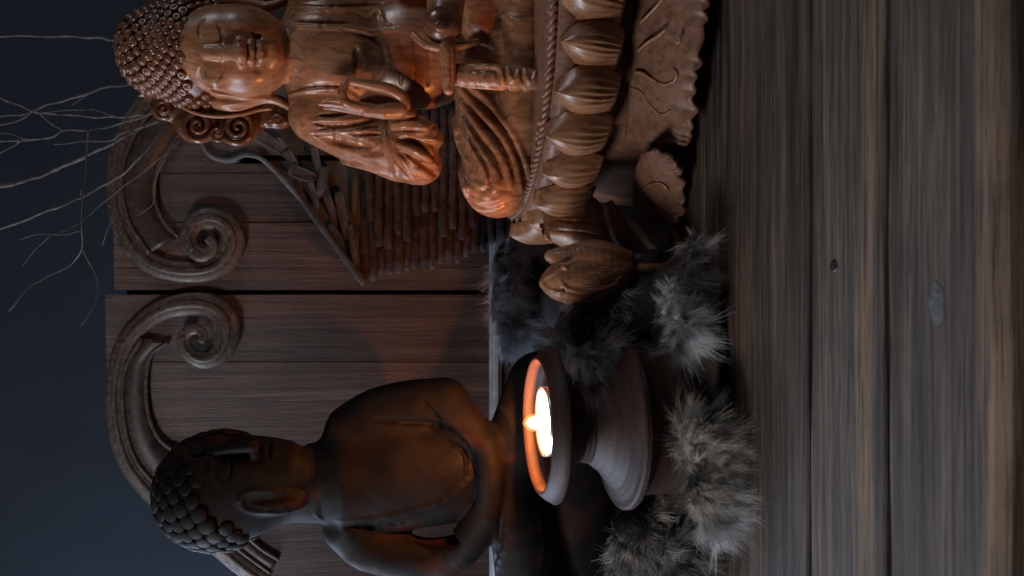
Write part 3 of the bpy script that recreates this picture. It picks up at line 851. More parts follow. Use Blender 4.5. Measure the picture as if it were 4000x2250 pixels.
# lap hand with rounded cup in its sleeve
vol = Vol([P(1580, 420, YW - 0.05), P(1900, -120, YW - 0.11), P(1900, 420, YW - 0.05)], 0.0007, YW)
vol.cap([(1760, 50, 300, 30), (1748, 190, 330, 34), (1750, 270, 330, 32), (1752, 350, 318, 22)], 12, n=10)
vol.line([(1736, 190), (1738, 270), (1742, 350)], 5, 'carve', 0, 3)
vol.line([(1762, 190), (1764, 270), (1764, 350)], 5, 'carve', 0, 3)
vol.cap([(1745, -60, 250, 80), (1738, 60, 290, 70)], 14)
vol.cap([(1617, 136, 300, 14), (1650, 168, 320, 15), (1690, 184, 330, 16), (1740, 190, 335, 18), (1790, 182, 330, 16), (1830, 172, 318, 15), (1864, 160, 300, 12)], 6, n=14)
adopt(fig, vol.build('lap_hand', M_wood))
vol = Vol([P(1620, 200, YW - 0.04), P(1830, -20, YW - 0.095)], 0.0007, YW)
vol.ell((1728, 98, 320), (74, 78, 60), 8)
vol.ell((1722, 104, 380), (22, 30, 14), 8)
adopt(fig, vol.build('alms_ball', M_curl))

# crossed legs under the robe
vol = Vol([P(1730, 900, YW + 0.02), P(2150, -520, YW + 0.02), P(2150, 200, YW - 0.115), P(1730, 900, YW - 0.1)], 0.00085, YW)
vol.ell((1960, 200, 20), (430, 140, 190), 10)
for s in (-1, 1):
    f = lambda y: AX + s * (y - AX)
    vol.cap([(1890, f(330), 110, 120), (1915, f(520), 150, 128), (1945, f(680), 180, 128), (1952, f(716), 180, 126)], 40)
    vol.cap([(2020, f(690), 190, 75), (2030, f(480), 260, 80), (2040, f(250), 290, 76)], 40)
vol.ell((1850, 300, 190), (130, 70, 60), 40)
vol.ell((1935, 712, 165), (130, 128, 112), 40)
ridges = [[(1791, 300), (1897, 386), (1994, 507), (2047, 628), (2068, 696), (2082, 745)],
          [(1786, 333), (1873, 435), (1960, 531), (2008, 628), (2024, 690), (2034, 740)],
          [(1776, 372), (1854, 473), (1916, 556), (1965, 628), (1986, 690), (1994, 732)],
          [(1790, 440), (1825, 507), (1876, 590), (1920, 650), (1942, 705), (1930, 744), (1900, 752)],
          [(1800, 500), (1844, 572), (1888, 650), (1904, 700), (1884, 728), (1850, 712)],
          [(1790, 600), (1792, 645), (1812, 695), (1856, 745), (1906, 768), (1950, 756)],
          [(1796, 665), (1808, 705), (1840, 756), (1886, 786), (1938, 780), (1985, 756)],
          [(1806, 725), (1832, 772), (1872, 812), (1925, 818), (1970, 800)]]
for rg in ridges: vol.line(rg, 15, 'add', 4, 9, ends=0.5)
for a, b2 in zip(ridges[:4], ridges[1:5]):
    m_ = [((p[0] + q[0]) / 2, (p[1] + q[1]) / 2) for p, q in zip(a[:5], b2[:5])]
    vol.line(m_, 9, 'carve', 4, 8, ends=0.2)
vol.line([(1765, 398), (1782, 470), (1796, 560), (1830, 640)], 18, 'add', 2, 8)
for rg in [[(1900, 20), (1960, 60), (2060, 90), (2130, 60)], [(1900, -60), (1990, -10), (2080, 10)]]: vol.line(rg, 12, 'add', 4, 10)
legs = adopt(fig, vol.build('legs', M_wood, relax=3))
# cloth tongue hanging from the lap
vol = Vol([P(1760, 400, YW - 0.04), P(2160, 200, YW - 0.105), P(2160, 400, YW - 0.04)], 0.0006, YW)
vol.cap([(1785, 292, 300, 44), (1900, 296, 345, 48), (2010, 300, 372, 46)], 8, flat=1.7, n=8)
vol.cap([(2000, 300, 366, 44), (2070, 310, 380, 42), (2115, 318, 384, 30)], 10, flat=1.8, n=6)
vol.line([(1790, 256), (1880, 258), (1940, 262), (1962, 282), (1964, 312), (1950, 328)], 9, 'add', 1, 5, ends=0.6)
vol.line([(1800, 272), (1880, 274), (1935, 280), (1942, 305)], 9, 'carve', -1, 6, ends=0.3)
vol.line([(1985, 258), (1990, 290), (2004, 312), (2020, 300), (2026, 272)], 11, 'add', 1, 5, ends=0.6)
vol.line([(2052, 268), (2056, 300), (2070, 322), (2086, 308), (2092, 280)], 11, 'add', 1, 5, ends=0.6)
vol.line([(2036, 270), (2040, 300), (2046, 328)], 9, 'carve', -1, 5, ends=0.3)
vol.line([(1972, 262), (1975, 295), (1982, 325)], 8, 'carve', -1, 5, ends=0.3)
vol.line([(1795, 336), (1900, 342), (2000, 348), (2090, 354)], 9, 'add', 1, 5)
adopt(fig, vol.build('lap_cloth', M_wood))

# ---- lotus pedestal
CX = P(2200, AX, YW)[0]; CY = YW
RF, RB = 0.145, 0.100
def rim(phi, r, z):
    """phi 0 = towards the camera, positive = to the left of the picture"""
    d = -math.cos(phi)
    return np.array((CX - r * math.sin(phi), CY + d * (r if d < 0 else r * RB / RF), z))
Yf = YW - RF
z_tip, z_bot = P(2222, AX, Yf)[2], P(2455, AX, Yf + 0.004)[2]
z_seat = P(2180, AX, Yf + 0.018)[2]
prof = [(0.02, z_seat + 0.001), (RF - 0.030, z_seat), (RF - 0.014, z_seat - 0.001), (RF - 0.012, z_seat - 0.009), (RF - 0.016, z_tip - 0.012), (RF - 0.022, z_bot), (RF - 0.034, z_bot - 0.003),
        (RF - 0.036, z_bot - 0.008), (RF - 0.03, 0.012), (RF - 0.03, 0.0), (0.0, 0.0)]
V = []; F = []; n = len(prof); seg = 96
for k in range(seg):
    for r, z in prof: V.append(rim(2 * math.pi * k / seg, r, z))
for k in range(seg):
    for i in range(n - 1):
        F.append((k * n + i, k * n + i + 1, ((k + 1) % seg) * n + i + 1, ((k + 1) % seg) * n + i))
ped = adopt(fig, mesh('pedestal', V, F, M_leaf))
# twisted rope round the seat: two strands
for s in (0, math.pi):
    n = 900; u = np.linspace(-2.0, 2.0, n)
    W = []
    for a in u:
        tw = a * 84 + s
        c = rim(a, RF - 0.021, z_seat + 0.0016)
        W.append(c + np.array((0.0012 * math.cos(tw) * -math.sin(a), 0.0012 * math.cos(tw) * -math.cos(a), 0.0012 * math.sin(tw))))
    o = tube_obj('rope_strand', W, 0.0016, M_leaf, seg=6); o.parent = ped
# carved foam and beads between rope and robe
for k in range(46):
    a = -1.5 + 3.0 * k / 45 + random.uniform(-0.02, 0.02)
    c = rim(a, RF - 0.030 - random.uniform(0, 0.006), z_seat + 0.0005); r = random.uniform(0.0012, 0.0028)
    v, f = tube([c + np.array((0, 0, -r * .5)), c + np.array((0, 0, r * .4)), c + np.array((0, 0, r * .9))], [r, r * 0.9, r * 0.4], 8)
    o = mesh('carved_bead', v, tidy(f), M_wood); o.parent = ped
# petals
def petal_mesh(name, Wd, H, groove=1.0, nu=56, nv=16):
    V = []; F = []
    for j in range(nv + 1):
        t = j / nv
        if t < 0.5: hw = Wd * (0.70 + 0.30 * math.sin(math.pi * t))
        else: hw = Wd * (1 - ((t - 0.5) / 0.5) ** 1.7) ** 0.8
        hw = max(hw, Wd * 0.02)
        for i in range(nu + 1):
            s = 2 * i / nu - 1
            out = 0.50 * H * math.sin(math.pi * (0.10 + 0.72 * t)) ** 0.8 * (1 - 0.80 * s * s) + 0.08 * H * t ** 3
            g = math.exp(-((t - 0.30) / 0.30) ** 2) * math.exp(-((s - 0.15) / 0.5) ** 2)
            out += groove * 0.0008 * g * math.sin(s * 30)
            V.append((s * hw, -out, t * H))
    for j in range(nv):
        for i in range(nu):
            q = j * (nu + 1) + i; F.append((q, q + 1, q + nu + 2, q + nu + 1))
    me = bpy.data.meshes.new(name); me.from_pydata(V, [], F); me.update()
    me.polygons.foreach_set('use_smooth', np.ones(len(me.polygons), bool)); me.materials.append(M_wood)
    return me
pm = petal_mesh('petal', 0.0176, z_tip - z_bot + 0.003)
st = math.radians(11.7)
for k in range(-9, 18):
    a = math.radians(-7.6) + k * st
    if not -1.75 < a < 1.9: continue
    o = bpy.data.objects.new('petal', pm); C.objects.link(o); o.parent = ped
    p = rim(a, RF - 0.018, z_bot - 0.001)
    sc_ = random.uniform(0.95, 1.06)
    o.matrix_local = Matrix.Translation(p) @ Matrix.Rotation(-a - 0.16, 4, 'Z') @ Matrix.Rotation(math.radians(-6 + random.uniform(-2, 2)), 4, 'X') @ Matrix.Rotation(math.radians(6), 4, 'Y') @ Matrix.Diagonal((sc_, sc_, sc_, 1))
    so = o.modifiers.new('thickness', 'SOLIDIFY'); so.thickness = 0.0012; so.offset = -1
# broad leaves with scalloped rims
def leaf(name, top, bot, teeth, bulge, r0, r1, parent, amp=30):
    nu, nv = teeth * 10, 16
    A = catmull(top, nu + 1); B = catmull(bot, nu + 1); V = []; F = []
    for i in range(nu + 1):
        ph = i / nu * teeth
        ph += 0.22 * math.sin(ph * 1.7 + teeth); sc = (abs(math.sin(math.pi * ph)) - 0.6) * amp * (0.75 + 0.45 * math.sin(ph * 2.3))
        for j in range(nv + 1):
            t = j / nv
            x = A[i][0] + (B[i][0] - A[i][0]) * t - sc * t ** 8; y = A[i][1] + (B[i][1] - A[i][1]) * t
            r = r0 + (r1 - r0) * t + bulge * math.sin(math.pi * t)
            # depth from the round pedestal: solve for the angle that shows at this row
            Y = CY - r * 0.8
            for _ in range(6):
                sx = (CX - (1125.0 - y) * T(x, Y)) / r
                sx = max(-0.985, min(0.985, sx)); Y = CY - r * math.sqrt(1 - sx * sx)
            w = P(x, y, Y - 0.0005 * math.sin(ph * math.pi * 0.5 + 4 * t))
            V.append(w)
    for i in range(nu):
        for j in range(nv):
            q = i * (nv + 1) + j; F.append((q, q + 1, q + nv + 2, q + nv + 1))
    o = mesh(name, V, F, M_leaf); o.parent = parent
    so = o.modifiers.new('thickness', 'SOLIDIFY'); so.thickness = 0.0026; so.offset = 1
    return o
def surf_pt(x, y, r):
    Y = CY - r * 0.8
    for _ in range(6):
        sx = max(-0.985, min(0.985, (CX - (1125.0 - y) * T(x, Y)) / r)); Y = CY - r * math.sqrt(1 - sx * sx)
    return P(x, y, Y)
lf1 = leaf('lotus_leaf', [(2470, -260), (2472, -60), (2470, 120), (2462, 300), (2448, 430), (2440, 540)],
           [(2700, -330), (2752, -100), (2756, 60), (2735, 200), (2712, 330), (2708, 450), (2690, 540), (2660, 566)], 13, 0.003, RF - 0.028, RF + 0.010, ped)
lf2 = leaf('lotus_leaf', [(2500, 600), (2478, 680), (2470, 800), (2450, 900), (2440, 990)],
           [(2560, 590), (2630, 632), (2660, 700), (2668, 790), (2640, 900), (2600, 1000)], 9, 0.003, RF - 0.014, RF + 0.016, ped)
def vein(leaf_o, pts, r0, r1, xr):
    p = catmull(pts, 36)
    W = []
    for x, y in p:
        t = (x - xr[0]) / (xr[1] - xr[0]); r = r0 + (r1 - r0) * t + 0.003 * math.sin(math.pi * max(0, min(1, t))) + 0.0016
        W.append(surf_pt(x, y, r))
    v, f = tube(W, np.interp(np.linspace(0, 1, 36), [0, .2, .9, 1], [5, 7, 6, 3]) * T(2550, Yf), 8)
    o = mesh('vein', v, tidy(f), M_wood); o.parent = leaf_o
for pts in [[(2490, 200), (2530, 165), (2570, 140), (2605, 112)], [(2480, 280), (2510, 284), (2550, 310), (2590, 330), (2630, 318), (2644, 290), (2628, 272)],
            [(2465, 345), (2500, 355), (2530, 395), (2570, 440), (2600, 445), (2616, 430)], [(2480, 490), (2500, 518), (2530, 520), (2542, 500)],
            [(2640, 170), (2655, 160), (2650, 140)], [(2500, 90), (2560, 30), (2600, -20)]]:
    vein(lf1, pts, RF - 0.028, RF + 0.010, (2465, 2720))
for pts in [[(2510, 745), (2545, 718), (2580, 715), (2600, 730), (2610, 745)], [(2530, 822), (2570, 818), (2600, 840)], [(2530, 900), (2570, 912), (2590, 922)]]:
    vein(lf2, pts, RF - 0.014, RF + 0.016, (2475, 2665))
# a small pointed leaf hanging in the shade of the pedestal's flank
v = []; f = []
mid = catmull([(2375, 790), (2400, 860), (2425, 930), (2450, 990)], 12)
for i, (x, y) in enumerate(mid):
    hw = 34 * math.sin(math.pi * (0.06 + 0.94 * (1 - i / 11)) * 0.9) 
    for s in (-1, 0, 1):
        q = P(x + s * hw * 0.9, y - s * hw * 0.35, 0.500 - (0.004 if s == 0 else 0)); v.append(q)
for i in range(11):
    for s in (0, 1): f.append((i * 3 + s, i * 3 + s + 1, i * 3 + s + 4, i * 3 + s + 3))
o = mesh('small_leaf', v, f, M_leaf); o.parent = ped
so = o.modifiers.new('thickness', 'SOLIDIFY'); so.thickness = 0.0015
# ---- lotus bud on its stem, part of the same carving
YB = 0.485
def bud():
    vol = Vol([P(2080, 1240, YB + 0.03), P(2520, 930, YB - 0.03), P(2520, 1240, YB + 0.03)], 0.0006, YB)
    vol.cap([(2470, 1030, 0, 26), (2400, 1060, 0, 74), (2300, 1090, 0, 100), (2210, 1098, 0, 84), (2140, 1104, 0, 34), (2116, 1106, 0, 8)], 10, n=24)
    vol.cap([(2440, 1010, 10, 40), (2330, 1005, 10, 70), (2230, 1015, 0, 60), (2150, 1000, 0, 24)], 10, n=16)
    # petal edges, wrapped round
    vol.line([(2120, 1098), (2150, 1075), (2200, 1050), (2260, 1010)], 10, 'add', 2, 4)
    vol.line([(2120, 1106), (2145, 1130), (2185, 1142), (2215, 1136)], 10, 'add', 0, 4)
    vol.line([(2128, 1112), (2150, 1140), (2185, 1150)], 6, 'carve', -2, 3)
    vol.line([(2190, 1090), (2200, 1112), (2222, 1128), (2290, 1138), (2380, 1120), (2440, 1070)], 11, 'add', 2, 4)
    vol.line([(2196, 1120), (2216, 1142), (2290, 1152), (2380, 1134)], 7, 'carve', -1, 3)
    vol.line([(2200, 1180), (2230, 1182), (2300, 1176), (2370, 1160)], 8, 'add', 1, 4)
    vol.line([(2180, 1035), (2200, 1042), (2220, 1052)], 8, 'add', 0, 3)
    for k in range(8):
        y = 1040 + k * 11
        vol.line([(2250 + 6 * abs(k - 4), y + 8), (2320, y), (2400, y * 0.8 + 0.2 * 1050), (2450, y * 0.5 + 0.5 * 1040)], 4, 'carve', 0, 2, ends=0.1)
    return vol.build('lotus_bud', M_wood)
bd = adopt(fig, bud())
W = [P(x, y, Y) for x, y, Y in catmull([(2440, 1035, YB), (2490, 1050, YB - 0.002), (2550, 1048, YB - 0.006), (2610, 1040, YB - 0.006), (2650, 985, YB - 0.004), (2640, 900, 0.49)], 24)]
o = tube_obj('bud_stem', W, np.linspace(24, 15, 24) * T(2500, YB), M_wood, seg=10); o.parent = bd
# carved calyx that joins pedestal and bud
vol = Vol([P(2080, 1060, 0.58), P(2520, 760, 0.47), P(2520, 1060, 0.47)], 0.0008, 0.52)
vol.cap([(2150, 905, 0, 34), (2220, 900, 0, 70), (2320, 915, 0, 100), (2410, 940, 0, 70), (2460, 985, 0, 26)], 14, n=16)
vol.cap([(2100, 868, -30, 24), (2170, 850, -20, 50), (2280, 840, -10, 80)], 14, n=8)
vol.line([(2118, 850), (2125, 905), (2160, 960)], 12, 'add', 2, 5)
vol.line([(2150, 960), (2230, 985), (2330, 1000), (2420, 995)], 11, 'add', 2, 5)
vol.line([(2160, 900), (2240, 905), (2340, 925), (2430, 960)], 7, 'carve', 0, 4)
vol.line([(2180, 860), (2260, 870), (2350, 890)], 7, 'carve', 0, 4)
adopt(fig, vol.build('calyx', M_wood))

# ------------------------------------------------------------------ the dark candle-holder statue
YS = 0.575
st_fig = tag(empty('candle_statue', (P(2500, 1850, YS)[0], YS, 0.0)), 'dark reddish-brown seated figure with knobbly hair holding a tealight bowl', 'statue')
vol = Vol([P(590, 2180, YS + 0.045), P(1330, 1650, YS - 0.05), P(1330, 2180, YS + 0.045)], 0.0008, YS)
vol.ell((900, 1905, -10), (205, 262, 205), 10)
vol.ell((800, 1915, -20), (212, 165, 205), 40)
vol.ell((1040, 1850, 60), (140, 165, 130), 60)             # cheeks and jaw, turned to the right of the picture
vol.ell((1130, 1810, 90), (72, 62, 70), 50)
vol.cap([(1100, 1900, -10, 135), (1300, 1880, -10, 160)], 40)
vol.cap([(840, 1764, 140, 14), (900, 1752, 158, 20), (985, 1742, 178, 27)], 14)        # nose
vol.ell((992, 1768, 160), (24, 18, 22), 10); vol.ell((992, 1726, 150), (20, 18, 22), 10)
vol.line([(850, 1770), (828, 1800), (830, 1850), (858, 1890)], 11, 'add', 2, 10)
vol.line([(895, 1790), (908, 1825), (900, 1862), (884, 1880)], 8, 'carve', 1, 6)
vol.line([(1040, 1732), (1036, 1760), (1046, 1800)], 14, 'add', 2, 8)
vol.line([(1070, 1735), (1072, 1762), (1066, 1795)], 14, 'add', 2, 8)
vol.line([(1054, 1730), (1054, 1765), (1056, 1805)], 6, 'carve', 1, 4)
# long ear
vol.ell((1070, 1960, 130), (48, 120, 60), 20)
vol.line([(1180, 1930), (1090, 1918), (1000, 1916), (950, 1930), (940, 1962), (965, 1990), (1040, 2000), (1120, 1996), (1180, 1975)], 12, 'add', 1, 8, ends=0.8)
vol.line([(985, 1958), (1060, 1956), (1140, 1950)], 14, 'carve', -4, 10)
vol.line([(1250, 1950), (1235, 2000), (1260, 2030)], 10, 'add', 3, 8)
head2 = adopt(st_fig, vol.build('head', M_stone))
# knobbly hair
kv, kf = [], []
prof = [(0, 1.0), (0.45, 0.92), (0.8, 0.62), (1.0, 0.1), (1.0, -0.3)]
for k in range(9):
    a = 2 * math.pi * k / 9
    for r, z in prof: kv.append((r * math.cos(a), r * math.sin(a), z))
for k in range(9):
    for i in range(4): kf.append((k * 5 + i, k * 5 + i + 1, ((k + 1) % 9) * 5 + i + 1, ((k + 1) % 9) * 5 + i))
knob = bpy.data.meshes.new('hair_knob'); knob.from_pydata(kv, [], kf); knob.update()
knob.polygons.foreach_set('use_smooth', np.ones(len(knob.polygons), bool)); knob.materials.append(M_stone)
c0 = P(860, 1915, YS + 0.003); t0 = T(860, YS)
rA = np.array((226, 218, 240)) * t0
N = 250
for i in range(N):
    z = 1 - 2 * (i + 0.5) / N; ph = i * 2.399963
    d = np.array((math.sqrt(1 - z * z) * math.cos(ph), math.sqrt(1 - z * z) * math.sin(ph), z))
    p = c0 + d * rA
    if p[1] > YS + 0.03: continue
    dz = p[2] - CAMZ; px = 2000 + FPX * (-(dz * cF + p[1] * sF)) / (p[1] * cF - dz * sF)
    py = 1125 - p[0] / T(px, p[1])
    front = p[1] < YS
    limit = 782 if py < 2000 else 782 + (py - 2000) * 1.6
    if front and px > limit: continue
    if px > 1010: continue
    o = bpy.data.objects.new('hair_knob', knob); C.objects.link(o); o.parent = head2
    nrm = d / rA; nrm /= np.linalg.norm(nrm); r = 31 * t0 * random.uniform(0.8, 1.1)
    o.matrix_local = Matrix.Translation(p + nrm * 0.0006) @ Vector(nrm).to_track_quat('Z', 'Y').to_matrix().to_4x4() @ Matrix.Diagonal((r, r, r * 0.34, 1))

vol = Vol([P(1240, 2560, YS + 0.05), P(2640, 1280, YS + 0.05), P(2640, 1900, YS - 0.09), P(1240, 1280, YS - 0.07), P(2640, 2560, YS - 0.07)], 0.0011, YS)
vol.ell((1560, 1850, 0), (218, 340, 175), 10)
vol.ell((1760, 1840, 20), (190, 200, 160), 60)
vol.cap([(1240, 1880, -10, 150), (1330, 1870, -10, 190)], 40)
# arm on the right of the picture
vol.cap([(1390, 1690, -10, 122), (1480, 1626, 0, 112), (1620, 1588, 20, 106), (1735, 1572, 35, 92)], 40, n=10)
vol.cap([(1735, 1575, 45, 90), (1810, 1650, 105, 78), (1900, 1740, 160, 62)], 34, n=8)
# arm on the left, with a gap to the waist
vol.cap([(1370, 2050, -10, 110), (1450, 2130, 0, 100), (1600, 2168, 15, 88), (1740, 2172, 30, 84)], 30, n=10)
vol.cap([(1740, 2172, 40, 82), (1820, 2125, 95, 74), (1900, 2010, 160, 62)], 24, n=8)
# folded hands
vol.cap([(1900, 1740, 175, 50), (1915, 1830, 190, 52), (1915, 1900, 190, 52), (1905, 2000, 175, 50)], 16, n=8)
# crossed legs and skirt of the robe
vol.cap([(1990, 1840, 60, 130), (2060, 1640, 120, 130), (2110, 1500, 110, 128)], 40, n=8)
vol.cap([(2010, 1900, 60, 130), (2050, 2080, 110, 135), (2090, 2300, 100, 150)], 40, n=8)
vol.ell((2240, 1880, 0), (560, 190, 210), 40)
vol.ell((2440, 1880, -10), (540, 150, 200), 30)
# robe edges and creases
vol.line([(1330, 2030), (1480, 2020), (1640, 1985), (1760, 1940), (1850, 1860)], 16, 'add', 4, 14)
vol.line([(1345, 2062), (1480, 2056), (1600, 2040)], 12, 'carve', 0, 10)
vol.line([(1460, 1640), (1560, 1650), (1680, 1655), (1760, 1680), (1830, 1740)], 13, 'carve', 2, 10)
vol.line([(1650, 1560), (1690, 1610), (1720, 1640)], 10, 'carve', 2, 8)
vol.line([(1620, 1820), (1700, 1880), (1740, 1940)], 9, 'add', 3, 8)
vol.line([(1720, 1740), (1790, 1780), (1800, 1860), (1780, 1930)], 8, 'add', 3, 8)
vol.line([(1750, 1720), (1815, 1770), (1822, 1860)], 7, 'carve', 1, 6)
vol.line([(1940, 2220), (1980, 2100), (1985, 1960)], 14, 'add', 4, 12)
vol.line([(1920, 2230), (1950, 2120), (1955, 2000)], 10, 'carve', 1, 8)
vol.line([(2100, 2250), (2120, 2120), (2100, 2000)], 10, 'add', 4, 10)
vol.line([(1930, 1560), (1985, 1620), (2010, 1700)], 12, 'add', 4, 12)
vol.line([(1980, 1440), (2060, 1420), (2160, 1430)], 10, 'carve', 0, 12)
# gap between arm and waist, open to the back
vol.ell((1695, 2076, 0), (32, 84, 500), 12, 'carve')
adopt(st_fig, vol.build('body', M_stone))

# bowl on a flared foot in front of the lap
YG = 0.468; GY = 1660
gc = P(2095, GY, YG); gx = (gc[0], YG)
def gz(x): return P(x, GY, YG)[2]
tg = T(2095, YG)
prof = [(0.0, gz(2172)), (150, gz(2172)), (225, gz(2168)), (240, gz(2150)), (247, gz(2110)), (252, gz(2098)), (257, gz(2095)), (266, gz(2098)), (288, gz(2122)), (306, gz(2150)), (303, gz(2158)), (262, gz(2168)),
        (205, gz(2186)), (165, gz(2215)), (148, gz(2250)), (156, gz(2292)), (196, gz(2340)), (255, gz(2382)), (312, gz(2404)), (330, gz(2406)), (337, gz(2412)), (338, gz(2428)), (330, gz(2438)), (305, gz(2446)),
        (288, gz(2470)), (284, gz(2540)), (290, gz(2610)), (296, gz(2640)), (0, gz(2640))]
pr = []
for i in range(len(prof) - 1):
    (r0_, z0_), (r1_, z1_) = prof[i], prof[i + 1]
    m_ = 8 if 12 <= i < 24 else 1
    for j in range(m_):
        u = j / m_; pr.append((r0_ + (r1_ - r0_) * u + (1.1 * math.sin(len(pr) * 1.9) if m_ > 1 else 0), z0_ + (z1_ - z0_) * u))
prof = [(r * tg, z) for r, z in pr + [prof[-1]]]
v, f = lathe(prof, gx, 72)
bowl = adopt(st_fig, mesh('tealight_bowl', v, f, M_clay))
# ---- tealight
tx = P(2125, 1646, YG); tz = tx[2]
tea = tag(empty('tealight', (tx[0], YG, gz(2172) + 0.0003)), 'lit white tealight in a metal cup inside the bowl', 'candle')
rt = 136 * tg
b0 = gz(2172) + 0.0004
v, f = lathe([(0, b0), (rt * 0.97, b0), (rt, b0 + 0.0006), (rt, tz + 0.0012), (rt - 0.0005, tz + 0.0013), (rt - 0.0006, tz - 0.001)], (tx[0], YG), 48)
adopt(tea, mesh('metal_cup', v, f, M_alu))
v, f = lathe([(0, tz - 0.0004), (rt * 0.3, tz - 0.0003), (rt * 0.9, tz), (rt - 0.0006, tz + 0.0005), (rt - 0.0006, b0 + 0.0005), (0, b0 + 0.0005)], (tx[0], YG), 48)
adopt(tea, mesh('wax', v, f, M_wax))
fx = P(2125, 1650, YG)
adopt(tea, tube_obj('wick', [(fx[0], YG, tz - 0.001), (fx[0], YG, tz + 0.003), (fx[0] + 0.0006, YG, tz + 0.0036)], [0.0006, 0.0006, 0.0005], M_wick, seg=6))
fr = [(0.0003, 0.0012), (0.0022, 0.0018), (0.0034, 0.0032), (0.0039, 0.0050), (0.0037, 0.0068), (0.0029, 0.0086), (0.0017, 0.0100), (0.0007, 0.0108), (0.0001, 0.0111)]
v, f = lathe([(r, tz + z) for r, z in fr], (fx[0], YG), 16)
fl_o = adopt(tea, mesh('flame', v, f, M_flame))
v, f = lathe([(r * 1.35 + 0.0002, tz + 0.0006 + z * 1.14) for r, z in fr], (fx[0], YG), 16)
mt = mesh('flame_glow', v, f, M_glow); mt.parent = fl_o
ll = bpy.data.lights.new('flame_light', 'POINT'); ll.energy = 1.1; ll.color = (1.0, 0.33, 0.09); ll.shadow_soft_size = 0.0025
lo_ = bpy.data.objects.new('flame_light', ll); C.objects.link(lo_); lo_.location = (fx[0], YG - 0.0, tz + 0.0036)

# ------------------------------------------------------------------ fur pelt
furroot = tag(empty('fur_pelt', on_table(2700, 1700)), 'shaggy grey fur pelt spread under and between the two statues', 'fur pelt')
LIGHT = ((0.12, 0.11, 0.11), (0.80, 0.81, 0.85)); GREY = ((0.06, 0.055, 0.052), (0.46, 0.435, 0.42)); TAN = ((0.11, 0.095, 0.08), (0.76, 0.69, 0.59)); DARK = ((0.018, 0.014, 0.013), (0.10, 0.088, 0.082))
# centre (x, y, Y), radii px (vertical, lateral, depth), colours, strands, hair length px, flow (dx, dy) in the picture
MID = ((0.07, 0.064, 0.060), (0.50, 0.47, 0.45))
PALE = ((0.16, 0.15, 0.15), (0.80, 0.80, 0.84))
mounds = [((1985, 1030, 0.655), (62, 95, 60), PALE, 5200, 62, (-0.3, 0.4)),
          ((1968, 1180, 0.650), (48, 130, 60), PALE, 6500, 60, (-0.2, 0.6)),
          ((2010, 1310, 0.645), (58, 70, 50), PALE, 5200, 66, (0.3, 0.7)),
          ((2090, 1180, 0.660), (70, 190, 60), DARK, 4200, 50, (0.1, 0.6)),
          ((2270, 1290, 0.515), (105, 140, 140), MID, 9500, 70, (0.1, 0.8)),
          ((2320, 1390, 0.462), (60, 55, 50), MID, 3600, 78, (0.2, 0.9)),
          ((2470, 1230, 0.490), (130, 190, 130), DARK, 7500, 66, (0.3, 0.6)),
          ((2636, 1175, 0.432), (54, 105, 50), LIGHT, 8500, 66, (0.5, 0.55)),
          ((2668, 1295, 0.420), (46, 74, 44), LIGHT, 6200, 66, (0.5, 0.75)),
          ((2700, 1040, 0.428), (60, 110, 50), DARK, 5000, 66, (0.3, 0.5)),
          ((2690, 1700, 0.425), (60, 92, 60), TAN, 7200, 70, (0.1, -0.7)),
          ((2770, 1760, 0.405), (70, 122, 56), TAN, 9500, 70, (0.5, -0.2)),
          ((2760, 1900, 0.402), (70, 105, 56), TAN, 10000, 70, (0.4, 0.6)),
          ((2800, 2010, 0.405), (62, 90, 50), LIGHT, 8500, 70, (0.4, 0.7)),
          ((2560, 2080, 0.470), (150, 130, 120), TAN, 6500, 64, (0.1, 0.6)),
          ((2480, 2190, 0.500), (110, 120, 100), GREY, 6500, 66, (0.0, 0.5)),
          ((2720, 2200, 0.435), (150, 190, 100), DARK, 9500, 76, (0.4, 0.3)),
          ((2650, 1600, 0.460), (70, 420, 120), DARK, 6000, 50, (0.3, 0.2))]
hv = Vol([P(1880, 2420, 0.72), P(2900, 780, 0.36), P(2900, 2420, 0.5)], 0.003, 0.0)
hv.w = lambda q: (P(q[0], q[1], q[2]), T(q[0], q[2]))
lumps = []
for (c, r, cols, cnt, L, flow) in mounds:
    nl = 6
    for k in range(nl):
        a = 2 * math.pi * k / nl + random.random(); q = random.uniform(0.30, 0.62) if k else 0.0
        c2 = (c[0] + q * r[0] * math.cos(a), c[1] + q * r[1] * math.sin(a), c[2] + random.uniform(-0.3, 0.2) * r[2] * 0.00015)
        g = random.uniform(0.42, 0.66)
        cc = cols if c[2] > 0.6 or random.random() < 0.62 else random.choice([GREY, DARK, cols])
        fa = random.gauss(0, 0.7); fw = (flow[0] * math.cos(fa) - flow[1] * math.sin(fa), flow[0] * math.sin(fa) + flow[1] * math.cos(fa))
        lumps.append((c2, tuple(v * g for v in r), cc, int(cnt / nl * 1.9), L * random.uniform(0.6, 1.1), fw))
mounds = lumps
SV, SC = [], []
NS = 5
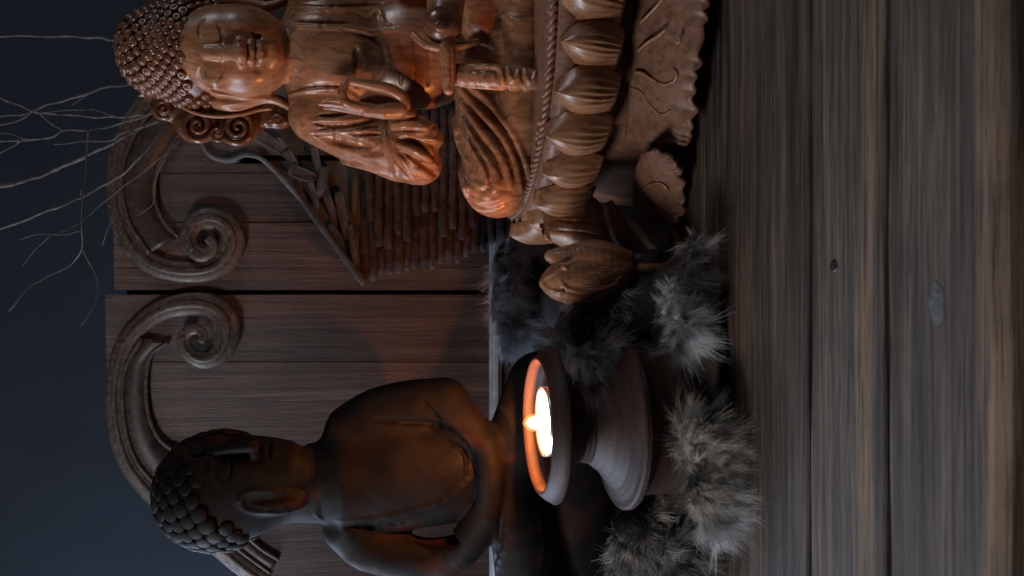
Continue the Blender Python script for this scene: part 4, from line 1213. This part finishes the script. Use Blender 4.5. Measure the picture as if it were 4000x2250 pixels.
for (c, r, (cd, cl), cnt, L, flow) in mounds:
    hv.ell(c, (r[1], r[0], r[2]), 30)
    t = T(c[0], c[2]); cw = P(*c); rr = np.array((r[1], r[2], r[0])) * t
    d = rng.standard_normal((int(cnt * 1.9), 3)); d /= np.linalg.norm(d, axis=1)[:, None]
    d = d[(d[:, 1] < 0.35)][:cnt]
    n = len(d)
    root = cw + d * rr * 0.97
    nrm = d / rr; nrm /= np.linalg.norm(nrm, axis=1)[:, None]
    fl = np.array((-flow[1], -0.25, -flow[0]))
    # tufts: strands near one another lean together
    nc = max(20, cnt // 34); ci = rng.integers(0, n, nc); cen = root[ci]
    k = np.argmin(((root[:, None, :] - cen[None]) ** 2).sum(2), 1)
    lean = rng.standard_normal((nc, 3)) * 0.45
    clum = lean[k]
    dirv = nrm * 0.55 + fl * 1.0 + clum + rng.standard_normal((n, 3)) * 0.16
    dirv /= np.linalg.norm(dirv, axis=1)[:, None]
    ln = (L * t * rng.uniform(0.35, 1.25, n) * rng.uniform(0.6, 1.3, nc)[k])[:, None]
    tip = root + dirv * ln
    tuft = cen[k] + (dirv * 0 + (nrm[ci] * 0.55 + fl * 1.0 + lean)[k]) * ln * 0.8
    curl = (rng.standard_normal((n, 3)) * 0.16 + rng.standard_normal((nc, 3))[k] * 0.34) * ln
    pts = []
    for j in range(NS):
        u = j / (NS - 1)
        q = root + dirv * ln * u + curl * (u * u) + np.array((0, 0, -0.22)) * ln * u * u
        q = q + (tuft - tip) * 0.30 * u * u
        q[:, 2] = np.maximum(q[:, 2], 0.0006)
        pts.append(q)
    wd = rng.uniform(0.00005, 0.00011, n)[:, None]
    side = np.cross(dirv, root - np.array((0, 0, CAMZ)) + rng.standard_normal((n, 3)) * 0.15)
    side /= np.linalg.norm(side, axis=1)[:, None] + 1e-9
    shade = (rng.uniform(0.75, 1.25, n) * rng.uniform(0.5, 1.3, nc)[k])[:, None]
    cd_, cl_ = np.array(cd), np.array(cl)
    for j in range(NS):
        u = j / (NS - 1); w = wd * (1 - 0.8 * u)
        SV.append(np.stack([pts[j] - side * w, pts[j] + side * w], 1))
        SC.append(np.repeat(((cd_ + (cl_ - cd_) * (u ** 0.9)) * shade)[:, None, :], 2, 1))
V = []; F = []; COL = []; off = 0
for i in range(0, len(SV), NS):
    n = len(SV[i]); blk = np.stack(SV[i:i + NS], 1).reshape(n, NS * 2, 3); V.append(blk.reshape(-1, 3))
    COL.append(np.stack(SC[i:i + NS], 1).reshape(-1, 3))
    base = off + np.arange(n)[:, None] * NS * 2
    for j in range(NS - 1): F.append(base + np.array([[2 * j, 2 * j + 1, 2 * j + 3, 2 * j + 2]]))
    off += n * NS * 2
V = np.vstack(V); F = np.vstack(F); COL = np.vstack(COL)
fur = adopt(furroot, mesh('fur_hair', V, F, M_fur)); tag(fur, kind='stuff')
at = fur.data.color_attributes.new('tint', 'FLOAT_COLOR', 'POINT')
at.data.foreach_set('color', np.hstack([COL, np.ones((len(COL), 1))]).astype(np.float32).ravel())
hv.ell((2660, 1600, 0.47), (620, 45, 350), 30); hv.ell((2215, 1190, 0.585), (110, 60, 560), 30); hv.ell((2470, 1230, 0.50), (150, 120, 200), 30); hv.ell((2600, 1230, 0.47), (200, 60, 200), 30)
hv.D[:, :, : max(0, int((0.001 - hv.lo[2]) / hv.h))] = 1.0
adopt(furroot, hv.build('hide', M_skin))

# ------------------------------------------------------------------ small things on the table
p = on_table(3258, 1040)
v, f = lathe([(0.0001, 0.0011), (0.0012, 0.0010), (0.0024, 0.0007), (0.0030, 0.0001), (0.0030, -0.002)], (p[0], p[1]), 10)
adopt(table, mesh('nail_head', v, f, M_pebble))
p = on_table(3660, 1185)
V = []; F = []
n = 26
V.append((p[0], p[1], 0.00045))
for k in range(n):
    a = 2 * math.pi * k / n; q = 1 + 0.10 * math.sin(2 * a + 1) + 0.05 * math.sin(5 * a)
    V.append((p[0] + 0.0062 * q * math.cos(a), p[1] + 0.0034 * q * math.sin(a), 0.0004))
for k in range(n):
    a = 2 * math.pi * k / n; q = 1.22 + 0.12 * math.sin(2 * a + 1) + 0.07 * math.sin(5 * a)
    V.append((p[0] + 0.0062 * q * math.cos(a), p[1] + 0.0034 * q * math.sin(a), 0.00015))
for k in range(n):
    k2 = (k + 1) % n; F += [(0, 1 + k, 1 + k2), (1 + k, 1 + n + k, 1 + n + k2, 1 + k2)]
tag(mesh('wax_spot', V, F, M_lint), 'pale wax spot dried on the front table plank', 'wax spot')
